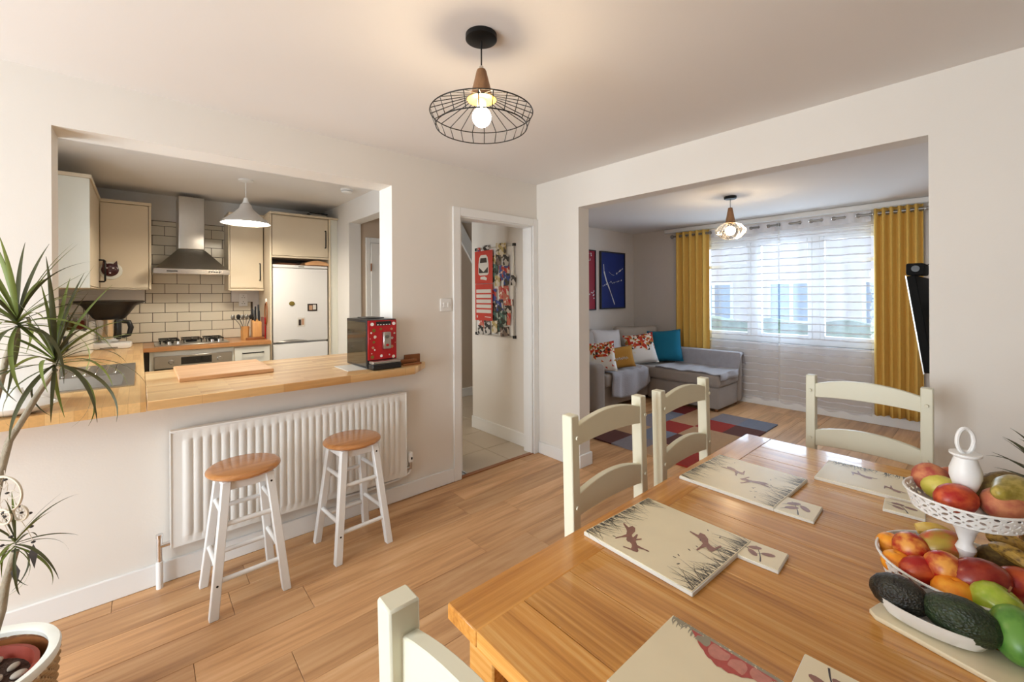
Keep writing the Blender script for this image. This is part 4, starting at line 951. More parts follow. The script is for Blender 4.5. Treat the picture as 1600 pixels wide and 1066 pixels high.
for i, (x, m_) in enumerate(((-0.075, 'dark_wood'), (0.0, 'olive'), (0.07, 'terracotta'))):
    j = tag(MB().lathe([(0, 0), (0.028, 0), (0.030, 0.005), (0.030, 0.075), (0.024, 0.085), (0, 0.085)], 16).build('spice_jar', m_, None, (-0.50 + x, 5.78, WT + 0.1735)), ['brown', 'olive green', 'brick red'][i] + ' spice jar in the wire rack behind the mixer', 'jar', 'jars in the wire rack')
    MB().lathe([(0, 0.0852), (0.026, 0.0852), (0.026, 0.10), (0, 0.10)], 16).build('lid', 'chrome', j)
# things beside the fridge housing ---------------------------------------------------
kn_tray = tag(B(-0.095, -0.09, 0, 0.085, 0.08, 0.026).build('wood_stand', 'dark_wood', None, (0.968, 5.50, WT + 0.0003), bevel=0.004), 'dark wooden stand carrying the knife block beside the fridge housing', 'stand')
kb_ = thing('knife_block', 'pale wood knife block with black handled knives', 'knife block', (0.985, 5.50, WT + 0.0268))
MB().prism([(-0.055, 0.0), (0.06, 0.0), (0.06, 0.20), (-0.055, 0.165)], -0.045, 0.045, 'X').xf(Matrix.Rotation(0, 4, 'Z')).build('block', 'block_wood', kb_, bevel=0.003)
for i, (x, y, h_) in enumerate(((-0.03, 0.02, 0.12), (0.0, 0.03, 0.15), (0.028, 0.02, 0.17), (-0.015, -0.02, 0.11), (0.026, -0.02, 0.10))):
    MB().tube([(x, y, 0.17), (x, y + 0.004, 0.19 + 0.02), (x, y + 0.012, 0.19 + h_)], [0.006, 0.011, 0.009], 8).build('knife_handle', 'black_plastic', kb_)
up = thing('utensil_pot', 'pale wooden pot of dark cooking utensils beside the knife block', 'utensil pot', (0.872, 5.47, WT))
MB().lathe([(0, 0.0003), (0.040, 0.0003), (0.042, 0.15), (0.036, 0.15), (0.035, 0.01), (0, 0.01)], 6).build('pot', 'block_wood', up)
for i, (dx, dy) in enumerate(((-0.10, -0.02), (-0.05, 0.03), (0.01, -0.03), (0.05, 0.0), (-0.02, 0.0))):
    hd2 = MB().tube([(dx * 0.1, dy * 0.1, 0.012), (dx * 0.5, dy * 0.5, 0.17), (dx, dy, 0.24)], 0.004, 6); hd2.ball((dx * 1.15, dy * 1.15, 0.255), 0.020, 0.008, 0.030, 10, 6)
    hd2.build('utensil', 'black_plastic' if i % 2 else 'steel_dark', up)
tag(B(-0.006, -0.09, 0.0003, 0.006, 0.10, 0.24).build('red_chopping_board', 'machine_red', None, (1.068, 5.56, WT)), 'thin red chopping board standing against the fridge housing', 'chopping board')
lpz = thing('leather_loop', 'tan loop hanging from a white hook on the fridge housing side', 'strap', (1.0805, 5.44, 1.36))
MB().tube([(-0.008, 0.055 * math.sin(2 * PI * i / 20) + 0.02 * math.sin(PI * i / 20), 0.0 - 0.13 + 0.13 * math.cos(2 * PI * i / 20)) for i in range(20)], 0.0065, 8, closed=True).build('loop', 'dark_wood', lpz)
MB().box(-0.016, -0.008, -0.012, -0.0003, 0.008, 0.04).build('hook', 'plastic_white', lpz)
s0 = at(373, 457, 1, KY1 - 0.016); s1 = at(387, 480, 1, KY1 - 0.016)
so = thing('wall_socket', 'white double wall socket with a plug below the narrow wall cabinet', 'socket', ((s0.x + s1.x) / 2, KY1 - 0.0165, (s0.z + s1.z) / 2))
B(-0.045, -0.008, -0.075, 0.045, 0, 0.075).build('plate', 'plastic_white', so, bevel=0.003)
for z in (0.035, -0.035):
    for x, zz in ((0, 0.012), (-0.012, -0.01), (0.012, -0.01)): B(x - 0.004, -0.0088, z + zz - 0.004, x + 0.004, -0.0079, z + zz + 0.004).build('pin_hole', 'black_plastic', so)
# ornament on the corner cabinet
c0 = at(172, 421, 1, BF - 0.02)
og = thing('cat_ornament', 'dark red round cat shaped ornament on the corner wall cabinet', 'ornament', (c0.x, BF, c0.z))
mat('oxblood', srgb(60, 8, 14), 0.25, coat=0.4)
MB().ball((0.006, -0.007, -0.012), 0.082, 0.006, 0.082, 24, 10).build('backing', 'cabinet_white', og)
MB().ball((0, -0.020, -0.005), 0.062, 0.012, 0.062, 24, 12).build('body', 'oxblood', og)
for s in (-1, 1):
    MB().add([(s * 0.055, -0.022, 0.025), (s * 0.02, -0.022, 0.05), (s * 0.048, -0.020, 0.085), (s * 0.04, -0.012, 0.04)], [(0, 1, 2), (0, 2, 3), (1, 3, 2), (0, 3, 1)]).build('ear', 'oxblood', og, smooth=False)
    MB().ball((s * 0.022, -0.0305, 0.012), 0.008, 0.003, 0.006, 10, 6).build('eye', 'plastic_white', og)
MB().ball((0.0, -0.0305, -0.035), 0.007, 0.003, 0.005, 10, 6).build('mouth', 'plastic_white', og)
# pendant and smoke alarm --------------------------------------------------------------
kp = at(384, 283, 2, KCE - 0.01)
kl = thing('dome_pendant_lamp', 'white metal dome pendant lamp hanging in the kitchen', 'lamp', (kp.x, kp.y, 0))
MB().lathe([(0, KCE - 0.025), (0.02, KCE - 0.025), (0.06, KCE - 0.012), (0.06, KCE - 0.0005), (0, KCE - 0.0005)], 28).build('ceiling_rose', 'plastic_white', kl)
MB().cyl((0, 0, 2.34), (0, 0, KCE - 0.02), 0.004, seg=8).build('cord', 'plastic_white', kl)
MB().lathe([(0, 2.355), (0.015, 2.35), (0.022, 2.32), (0.03, 2.30), (0, 2.30)], 20).build('cord_grip', 'plastic_white', kl)
mat('shade_grey', srgb(206, 202, 198), 0.45)
solid(MB().lathe([(0.028, 2.302), (0.045, 2.285), (0.055, 2.25), (0.12, 2.185), (0.172, 2.145), (0.200, 2.115), (0.203, 2.108)][::-1], 48).build('shade', 'shade_grey', kl), 0.003)
MB().lathe([(0, 2.150), (0.165, 2.138), (0.188, 2.122), (0.165, 2.128), (0, 2.132)][::-1], 40).build('diffuser', 'bulb_cool', kl)
al = at(542, 299, 2, KCE - 0.02)
sa = thing('smoke_alarm', 'round white smoke alarm on the kitchen ceiling', 'smoke alarm', (al.x, al.y, KCE))
MB().lathe([(0, -0.018), (0.058, -0.018), (0.060, -0.0003), (0, -0.0003)][::-1], 32).build('base', 'plastic_white', sa)
MB().lathe([(0, -0.042), (0.035, -0.042), (0.050, -0.034), (0.054, -0.0225), (0, -0.0225)][::-1], 32).build('cover', 'plastic_white', sa)
MB().lathe([(0, -0.0225), (0.048, -0.0225), (0.048, -0.018), (0, -0.018)][::-1], 32).build('vent_ring', 'black_plastic', sa)

# ================================================================== HALL: memo board
bo = thing('memo_board', 'silver framed memo board covered in photos on the hall wall', 'notice board', (BX, 3.345, 1.464))
bw, bh = 0.303, 0.444
B(-0.014, -bw, -bh, -0.0005, bw, bh).build('panel', 'plastic_white', bo)
for s in (-1, 1):
    B(-0.020, -bw - 0.008, s * (bh - 0.002) - 0.008, -0.0006, bw + 0.008, s * (bh - 0.002) + 0.008).build('frame_bar', 'steel', bo)
    B(-0.020, s * (bw - 0.002) - 0.008, -bh, -0.0006, s * (bw - 0.002) + 0.008, bh).build('frame_bar', 'steel', bo)
    for t in (-1, 1): B(-0.022, s * bw - 0.014, t * bh - 0.014, -0.0004, s * bw + 0.014, t * bh + 0.014).build('corner_cap', 'black_plastic', bo)
def photo_mat(i, a, b, c):
    m = bpy.data.materials.new('photo_print_%d' % i); m.use_nodes = True; nt = m.node_tree; bs_ = nt.nodes['Principled BSDF']; bs_.inputs['Roughness'].default_value = 0.3
    tc = nt.nodes.new('ShaderNodeTexCoord'); n = nt.nodes.new('ShaderNodeTexVoronoi'); n.inputs['Scale'].default_value = 32
    nt.links.new(tc.outputs['Object'], n.inputs['Vector']); cr = nt.nodes.new('ShaderNodeValToRGB'); cr.color_ramp.interpolation = 'CONSTANT'
    e = cr.color_ramp.elements; e[0].color = (*srgb(*a), 1); e[1].position = 0.35; e[1].color = (*srgb(*b), 1); x = e.new(0.65); x.color = (*srgb(*c), 1)
    sp_ = nt.nodes.new('ShaderNodeSeparateColor'); nt.links.new(n.outputs['Color'], sp_.inputs[0]); nt.links.new(sp_.outputs[0], cr.inputs[0]); nt.links.new(cr.outputs[0], bs_.inputs['Base Color'])
    return m
PM = [photo_mat(i, *q) for i, q in enumerate([((40, 36, 34), (190, 180, 170), (120, 100, 90)), ((180, 40, 36), (230, 200, 180), (60, 80, 150)), ((40, 70, 150), (220, 210, 200), (50, 50, 50)),
     ((70, 110, 100), (180, 190, 180), (40, 50, 44)), ((30, 28, 30), (90, 84, 80), (200, 196, 190)), ((190, 170, 110), (90, 80, 60), (220, 210, 190)), ((200, 60, 60), (240, 230, 220), (200, 120, 100))])]
PH = [(0.13, 0.40, .11, .15, 4), (0.245, 0.425, .05, .07, 1), (-0.12, 0.40, .16, .15, 5), (-0.08, 0.31, .08, .10, 0), (-0.20, 0.30, .09, .11, 4), (0.0, 0.29, .08, .14, 5), (-0.17, 0.185, .16, .15, 1), (-0.20, 0.11, .08, .12, 2),
      (0.01, 0.15, .09, .13, 3), (-0.07, 0.10, .08, .11, 5), (-0.30, 0.10, .07, .10, 4), (-0.16, -0.02, .15, .15, 6), (0.0, -0.04, .10, .13, 1), (-0.09, -0.15, .12, .13, 2), (-0.23, -0.11, .13, .06, 6), (0.0, -0.17, .07, .10, 0),
      (-0.22, -0.18, .10, .08, 4), (-0.01, -0.25, .12, .10, 3), (-0.14, -0.27, .13, .14, 3), (-0.24, -0.27, .05, .12, 6), (0.20, -0.33, .10, .16, 6), (0.12, -0.27, .10, .12, 0), (0.22, -0.40, .09, .09, 4), (0.10, -0.38, .10, .13, 4),
      (-0.02, -0.36, .09, .13, 5), (-0.10, -0.34, .09, .13, 3), (-0.17, -0.40, .14, .09, 0), (-0.03, 0.22, .08, .10, 3), (0.16, -0.25, .08, .07, 2)]
rp = random.Random(5)
PLAB = ['grey and brown', 'red and blue', 'blue and white', 'green tinted', 'black and white', 'faded yellow', 'red and cream']
for i, (y, z, w_, h_, mi) in enumerate(PH):
    o = B(-0.0008, -w_ / 2, -h_ / 2, 0.0008, w_ / 2, h_ / 2).build('photo_print', PM[mi], None, (BX - 0.0165 - 0.0022 * (i % 5) - 0.0004 * i / 30 - 0.004, 3.345 + y, 1.464 + z), (rp.uniform(-0.12, 0.12), 0, 0), smooth=False)
    tag(o, PLAB[mi] + ' photo print pinned on the hall memo board', 'photo', 'photos pinned on the hall memo board')
ca = thing('wall_calendar', 'red wall calendar with a white van picture on the memo board', 'calendar', (BX - 0.036, 3.345 + 0.148, 1.464 + 0.05))
mat('calendar_red', srgb(196, 58, 44), 0.5)
B(0, -0.150, 0.03, 0.0015, 0.150, 0.37).build('picture_page', 'calendar_red', ca); B(0, -0.146, -0.35, 0.0015, 0.146, 0.026).build('month_page', 'calendar_red', ca)
vp = [(-0.085, 0.13), (-0.085, 0.23), (-0.07, 0.30), (-0.045, 0.325), (0.045, 0.325), (0.07, 0.30), (0.085, 0.23), (0.085, 0.13), (0.06, 0.115), (-0.06, 0.115)]
def page_poly(pts, m_, nm, dx=0.001): MB().add([(-dx, y, z) for y, z in pts], [tuple(range(len(pts)))[::-1]]).build(nm, m_, ca, smooth=False)
page_poly(vp, 'photo_white', 'van_picture')
page_poly([(-0.06, 0.245), (-0.05, 0.295), (0.05, 0.295), (0.06, 0.245)], 'photo_dark', 'van_picture', 0.0015)
page_poly([(-0.075, 0.14), (-0.075, 0.20), (0.0, 0.15), (0.075, 0.20), (0.075, 0.14)], 'photo_dark', 'van_picture', 0.0015)
page_poly([(-0.06, 0.085), (-0.02, 0.105), (0.05, 0.10), (0.055, 0.075), (0.0, 0.07), (-0.05, 0.062)], 'photo_white', 'month_lettering')
for r_ in range(5): page_poly([(-0.125, -0.03 - r_ * 0.052), (0.125, -0.03 - r_ * 0.052), (0.125, -0.066 - r_ * 0.052), (-0.125, -0.066 - r_ * 0.052)], 'photo_white', 'week_row')
page_poly([(-0.12, -0.312), (-0.02, -0.308), (-0.02, -0.316), (-0.12, -0.320)], 'photo_white', 'small_print'); page_poly([(0.10, -0.30), (0.12, -0.30), (0.12, -0.325), (0.10, -0.325)], 'photo_white', 'small_print')
# ================================================================== LIVING ROOM
def rbox(x0, y0, z0, x1, y1, z1, nm, m_, par, bev=0.05, seg=3):
    return B(x0, y0, z0, x1, y1, z1).build(nm, m_, par, bevel=bev, seg=seg, angle=75)
sf = thing('corner_sofa', 'grey fabric corner sofa with chaise in the living room corner', 'sofa', (0, 0, 0))
mS = 'sofa_fabric'
rbox(3.98, 3.12, 0.06, 5.87, 3.80, 0.30, 'base', mS, sf, 0.02)
rbox(5.17, 2.18, 0.04, 5.73, 3.12, 0.30, 'chaise_base', mS, sf, 0.02)
rbox(4.18, 3.08, 0.30, 5.17, 3.64, 0.455, 'seat_cushion', mS, sf, 0.045)
rbox(5.15, 2.16, 0.30, 5.73, 3.64, 0.455, 'chaise_cushion', mS, sf, 0.045)
rbox(3.96, 3.06, 0.04, 4.17, 3.80, 0.60, 'arm', mS, sf, 0.07, 4)
rbox(4.17, 3.64, 0.30, 5.87, 3.82, 0.72, 'back', mS, sf, 0.07, 4)
rbox(5.73, 2.16, 0.04, 5.865, 3.64, 0.645, 'chaise_back', mS, sf, 0.06, 4)
for x, y in ((4.05, 3.15), (5.25, 2.24), (5.80, 2.24), (4.05, 3.72), (5.80, 3.72)): MB().cyl((x, y, 0), (x, y, 0.061), 0.02, seg=10).build('foot', 'dark_wood', sf)
def drape(x0, x1, y0, y1, ztop, over, nm, par=None):
    """cloth lying on a seat and falling over its front edge (towards -y)"""
    rn = random.Random(9)
    def fn(u, v):
        x = x0 + (x1 - x0) * u + 0.03 * math.sin(5 * v + 2 * u); L = (y1 - y0) + over; s = v * L
        wob = 0.008 * math.sin(9 * u * 3 + 4 * v) + 0.006 * math.sin(23 * u + 11 * v)
        if s < (y1 - y0): return (x, y1 - s, ztop + 0.014 + wob)
        d = s - (y1 - y0); hang = min(1, d / 0.05)
        return (x + 0.02 * math.sin(12 * u), y0 - 0.022 * hang - 0.014 * math.sin(16 * u) * hang - 0.02 * d, ztop + 0.014 - d * (0.55 + 0.45 * math.sin(2.3 * u + 0.7)) + wob * (1 - hang))
    return MB().grid(fn, 30, 26).build(nm, 'throw_fabric', par)
th_ = drape(4.30, 5.12, 3.075, 3.52, 0.455, 0.33, 'throw_blanket'); solid(th_, 0.01, 1)
tag(th_, 'grey fleece throw draped over the front of the sofa seat', 'throw')
def chaise_throw():
    def fn(u, v):
        # u across x (chaise seat to over the back), v along y from the corner to the foot end
        y = 3.0 - 0.93 * v; s = u * 1.05; wob = 0.007 * math.sin(13 * v + 7 * u) + 0.005 * math.sin(29 * v)
        if s < 0.55: p = (5.16 + s, y, 0.468 + wob)
        elif s < 0.72: p = (5.705 + 0.012 * (s - 0.55), y, 0.468 + (s - 0.55) * 1.10)
        elif s < 0.93: p = (5.71 + (s - 0.72) * 0.76, y, 0.668 + 0.012 * math.sin((s - 0.72) / 0.21 * PI))
        else: p = (5.872, y, 0.668 - (s - 0.93) * 1.2)
        if y < 2.15:
            d = 2.15 - y; p = (p[0], 2.145 - 0.02 * d - 0.012 * math.sin(20 * u), p[2] - d * (0.6 + 0.4 * math.sin(3 * u + 1)))
        return p
    return MB().grid(fn, 34, 34).build('throw_blanket', 'throw_fabric')
ct = chaise_throw(); solid(ct, 0.008, 1); tag(ct, 'pale grey fleece throw spread over the sofa chaise and its low back', 'throw')

def pillow_mesh(w_, h_, t_, mats_, n=12, pattern=None, seed=0):
    """soft cushion standing in the xz plane, thickness on y"""
    m = MB(); rn = random.Random(seed)
    def pt(i, j, side):
        u, v = 2 * i / n - 1, 2 * j / n - 1
        e = (1 - u ** 4) * (1 - v ** 4); pin = 1 - 0.07 * (1 - abs(u)) * 0 - 0.06 * (1 - u * u) * (v * v) - 0.0
        x = u * w_ / 2 * (1 - 0.07 * (1 - v * v) * 1.0 * u * u); z = h_ / 2 + v * h_ / 2 * (1 - 0.07 * (1 - u * u) * v * v)
        return (x, side * (t_ / 2 * e ** 0.5), z)
    for side in (-1, 1):
        vs = [pt(i, j, side) for j in range(n + 1) for i in range(n + 1)]; fs = []; ms = []
        for j in range(n):
            for i in range(n):
                a, b, c, d = j * (n + 1) + i, j * (n + 1) + i + 1, (j + 1) * (n + 1) + i + 1, (j + 1) * (n + 1) + i
                q = ((a, b, c), (a, c, d)) if (i + j) % 2 else ((a, b, d), (b, c, d))
                for t in q:
                    fs.append(t if side < 0 else t[::-1])
                    ms.append(pattern(i / n, j / n, rn) if pattern else 0)
        k = len(m.v); m.v += vs; m.f += [tuple(x + k for x in f) for f in fs]; m.m += ms
    me = m.mesh('cushion', mats_)
    bm = bmesh.new(); bm.from_mesh(me); bmesh.ops.remove_doubles(bm, verts=bm.verts, dist=0.0005); bm.to_mesh(me); bm.free()
    me.shade_smooth()
    return me
TRI = ['tri_white', 'tri_red', 'tri_orange', 'tri_cream', 'tri_dark', 'tri_gold']
def tri_pat(u, v, rn):
    if v > 0.45 + 0.30 * abs(u - 0.5) * rn.uniform(0.2, 1.6) or rn.random() < 0.22 * v: return rn.choice((1, 1, 2, 3, 4, 5, 1, 3))
    return 0
def cushion(me, loc, rz, lean, label, m_=None, roll=0.0):
    o = link('cushion', me, None, loc)
    o.rotation_euler = Matrix.Rotation(rz, 4, 'Z').to_euler()
    o.matrix_world = Matrix.Translation(loc) @ Matrix.Rotation(rz, 4, 'Z') @ Matrix.Rotation(-lean, 4, 'X') @ Matrix.Rotation(roll, 4, 'Y')
    return tag(o, label, 'cushion', 'cushions on the corner sofa')
# rz: 0 faces -y ; +90deg (PI/2) faces +x ; -PI/2 faces -x
cushion(pillow_mesh(0.60, 0.50, 0.16, 'cushion_light', seed=1), (4.80, 3.50, 0.462), -0.15, 0.22, 'pale grey square back cushion standing behind the mustard cushion', roll=0.08)
cushion(pillow_mesh(0.55, 0.50, 0.15, 'cushion_grey', seed=2), (4.38, 3.54, 0.462), 0.1, 0.16, 'grey back cushion standing beside the sofa arm')
cushion(pillow_mesh(0.72, 0.52, 0.18, 'cushion_beige', seed=3), (5.44, 3.42, 0.462), -0.55, 0.22, 'large beige back cushion filling the sofa corner')
cushion(pillow_mesh(0.46, 0.46, 0.14, 'cushion_teal', seed=4), (5.54, 3.05, 0.475), -1.15, 0.30, 'teal cushion leaning at the window end of the sofa', roll=-0.10)
cushion(pillow_mesh(0.43, 0.43, 0.13, TRI, 12, tri_pat, 5), (5.22, 3.20, 0.462), -0.70, 0.30, 'cushion with red and orange triangles standing beside the teal cushion', roll=-0.12)
mc = cushion(pillow_mesh(0.42, 0.28, 0.11, 'cushion_mustard', seed=6), (4.61, 3.15, 0.480), -0.50, 0.22, 'mustard yellow cushion with white lettering standing between two triangle print cushions', roll=-0.1)
mat('letter_white', srgb(235, 230, 220), 0.8)
squ = [(-0.11 + 0.2 * i / 40, -0.0600, 0.125 + 0.016 * math.sin(i * 1.25) + 0.004 * math.sin(i * 0.5)) for i in range(41)]
MB().tube(squ, 0.003, 5).build('lettering', 'letter_white', mc)
cushion(pillow_mesh(0.37, 0.38, 0.12, TRI, 12, tri_pat, 8), (4.275, 3.19, 0.462), -0.90, 0.22, 'cushion with red and orange triangles leaning by the sofa arm', roll=-0.12)
cushion(pillow_mesh(0.36, 0.33, 0.12, 'cushion_teal', seed=9), (4.245, 3.43, 0.462), -1.30, 0.05, 'teal cushion tucked against the sofa arm')

# rug: woven patches, one mesh ---------------------------------------------------
RG = ['rug_tan', 'rug_red', 'rug_grey', 'rug_brown', 'rug_blue', 'rug_maroon']
rx0, rx1, ry0, ry1 = 3.36, 5.165, 1.555, 2.70
m = MB(); rr = random.Random(21); nx, ny = 5, 4
cx_ = [rx0 + (rx1 - rx0) * i / nx for i in range(nx + 1)]; cy_ = [ry0 + (ry1 - ry0) * j / ny for j in range(ny + 1)]
pat = ['GBRTMTRG', 'TGTNRGTB', 'RTBGTNGT', 'NGTRBTTR', 'TRNTGBRT', 'BTGRTGTM'][:6]
key = dict(T=0, R=1, G=2, N=3, B=4, M=5)
for i in range(nx):
    for j in range(ny):
        m.cur = key[['RTGN', 'TNBT', 'TTRG', 'NRTB', 'BGTM'][i][j]]
        m.box(cx_[i], cy_[j], 0.0005, cx_[i + 1], cy_[j + 1], 0.014)
m.cur = 0
tag(m.build('patch_rug', RG, smooth=False), 'checked rug of red, tan, grey and blue squares before the sofa', 'rug')

# curtains -----------------------------------------------------------------------
PX = 5.925; PZ = 2.272
cp = thing('curtain_pole', 'dark metal curtain pole with ball ends above the living room window', 'curtain pole', (PX, 0, PZ))
MB().cyl((0, 0.42, 0), (0, 3.135, 0), 0.013, seg=12).build('pole', 'steel_dark', cp)
for y in (0.405, 3.155): MB().ball((0, y, 0), 0.028, seg=16, rings=10).build('finial', 'steel_dark', cp)
for y in (0.445, 1.765, 3.118): MB().cyl((0, y, 0), (LX1 - PX - 0.001, y, 0), 0.009, seg=8).build('bracket', 'steel_dark', cp)
def curtain(name, y0, y1, z0, z1, waves, amp, label, m_, grp, rings, header=None, th=0.004, ph=0.0, flare=0.0):
    t = thing(name, label, 'curtain', (PX, 0, 0), 0, grp); n = waves * 12
    rn = random.Random(int(y0 * 100)); off = [rn.uniform(-0.25, 0.25) for _ in range(waves + 2)]
    def fn(u, v):
        z = z0 + (z1 - z0) * v; k = u * waves; d = 1 - v
        a = amp * (1 + 0.25 * off[int(k)] * d)
        yy = y0 + (y1 - y0) * u + flare * d * (u - 0.5) + 0.25 * amp * math.sin(4 * PI * k + 1.0) * 0.5 * d
        return (a * math.sin(2 * PI * k + ph) + 0.01 * d * math.sin(3 * k + 2), yy, z + 0.006 * math.sin(2 * PI * k * 0.5) * d)
    c = MB().grid(fn, n, 24).build('cloth', m_, t); solid(c, th, 0)
    for i in range(waves * 2):
        y = y0 + (y1 - y0) * (i * 0.5 + 0.0) / waves + (0 - ph) / (2 * PI) * (y1 - y0) / waves
        if y0 - 0.005 <= y <= y1 + 0.005 and rings:
            s = 1 if i % 2 == 0 else -1
            rg = MB().tube([(0.021 * math.cos(q) * 1.0, 0.0, 0.021 * math.sin(q)) for q in [2 * PI * w__ / 18 for w__ in range(18)]], 0.0045, 6, closed=True).build('eyelet', 'steel', t, (0, y, PZ), (0, 0, s * 0.95))
    return t
g_y = 'yellow curtains at the living room window'
curtain('curtain', 2.613, 3.094, 0.12, 2.325, 5, 0.036, 'mustard yellow curtain hanging behind the sofa chaise', 'curtain_yellow', g_y, True)
curtain('curtain', 0.480, 0.860, 0.12, 2.325, 6, 0.036, 'mustard yellow curtain hanging beside the wall mounted screen', 'curtain_yellow', g_y, True)
def sheer_mat():
    m = bpy.data.materials.new('sheer'); m.use_nodes = True; nt = m.node_tree; nt.nodes.clear(); N = nt.nodes; L = nt.links
    o = N.new('ShaderNodeOutputMaterial'); mx = N.new('ShaderNodeMixShader'); tr = N.new('ShaderNodeBsdfTransparent'); df = N.new('ShaderNodeBsdfDiffuse'); tl = N.new('ShaderNodeBsdfTranslucent'); ad = N.new('ShaderNodeMixShader')
    df.inputs[0].default_value = (*srgb(226, 224, 226), 1); tl.inputs[0].default_value = (*srgb(226, 228, 236), 1); ad.inputs[0].default_value = 0.45
    tc = N.new('ShaderNodeTexCoord'); sp = N.new('ShaderNodeSeparateXYZ'); L.new(tc.outputs['Object'], sp.inputs[0])
    dv = N.new('ShaderNodeMath'); dv.operation = 'DIVIDE'; dv.inputs[1].default_value = 0.088; L.new(sp.outputs[2], dv.inputs[0])
    frc = N.new('ShaderNodeMath'); frc.operation = 'FRACT'; L.new(dv.outputs[0], frc.inputs[0])
    lt = N.new('ShaderNodeMath'); lt.operation = 'LESS_THAN'; lt.inputs[1].default_value = 0.15; L.new(frc.outputs[0], lt.inputs[0])
    # header band at the top is opaque grey cloth
    gt = N.new('ShaderNodeMath'); gt.operation = 'GREATER_THAN'; gt.inputs[1].default_value = 2.20; L.new(sp.outputs[2], gt.inputs[0])
    mxv = N.new('ShaderNodeMath'); mxv.operation = 'MAXIMUM'; L.new(lt.outputs[0], mxv.inputs[0]); L.new(gt.outputs[0], mxv.inputs[1])
    mr = N.new('ShaderNodeMapRange'); mr.inputs[3].default_value = 0.28; mr.inputs[4].default_value = 0.94; L.new(mxv.outputs[0], mr.inputs[0])
    inv = N.new('ShaderNodeMapRange'); inv.inputs[3].default_value = 0.45; inv.inputs[4].default_value = 0.06; L.new(mxv.outputs[0], inv.inputs[0]); L.new(inv.outputs[0], ad.inputs[0])
    L.new(df.outputs[0], ad.inputs[1]); L.new(tl.outputs[0], ad.inputs[2]); L.new(mr.outputs[0], mx.inputs[0]); L.new(tr.outputs[0], mx.inputs[1]); L.new(ad.outputs[0], mx.inputs[2]); L.new(mx.outputs[0], o.inputs[0])
    MATS['sheer'] = m
sheer_mat()
def sheer(y0, y1, waves, label):
    t = thing('sheer_curtain', label, 'curtain', (PX, 0, 0), 0, 'sheer striped curtains at the living room window'); n = waves * 12
    def fn(u, v):
        z = 0.085 + 2.225 * v; k = u * waves; d = 1 - v
        return (0.030 * math.sin(2 * PI * k) * (1 - 0.25 * d) + 0.006 * math.sin(5 * k + 3 * d), y0 + (y1 - y0) * u, z + 0.008 * math.sin(2 * PI * k + 0.6) + 0.004 * math.sin(11 * u))
    MB().grid(fn, n, 30).build('cloth', 'sheer', t)
    for i in range(waves * 2 + 1):
        y = y0 + (y1 - y0) * i * 0.5 / waves; s = 1 if i % 2 == 0 else -1
        MB().tube([(0.021 * math.cos(q), 0.0, 0.021 * math.sin(q)) for q in [2 * PI * w__ / 18 for w__ in range(18)]], 0.004, 6, closed=True).build('eyelet', 'chrome', t, (0, y, PZ), (0, 0, s * 0.95))
sheer(1.775, 2.588, 4, 'sheer white striped curtain next to the curtain behind the sofa')
sheer(0.885, 1.755, 4, 'sheer white striped curtain next to the curtain by the screen')

# pictures ------------------------------------------------------------------------
def canvas_mat(name, base, dark):
    m = bpy.data.materials.new(name); m.use_nodes = True; nt = m.node_tree; b = nt.nodes['Principled BSDF']; b.inputs['Roughness'].default_value = 0.6
    tc = nt.nodes.new('ShaderNodeTexCoord'); n = nt.nodes.new('ShaderNodeTexNoise'); n.inputs['Scale'].default_value = 4; n.inputs['Detail'].default_value = 5
    nt.links.new(tc.outputs['Object'], n.inputs['Vector']); mx = nt.nodes.new('ShaderNodeMix'); mx.data_type = 'RGBA'; mx.inputs[6].default_value = (*base, 1); mx.inputs[7].default_value = (*dark, 1)
    nt.links.new(n.outputs['Fac'], mx.inputs[0]); nt.links.new(mx.outputs[2], b.inputs['Base Color']); MATS[name] = m
canvas_mat('canvas_blue', srgb(20, 56, 150), srgb(14, 30, 96)); canvas_mat('canvas_red', srgb(180, 16, 50), srgb(110, 10, 36)); mat('paint_white', srgb(226, 230, 236), 0.6)
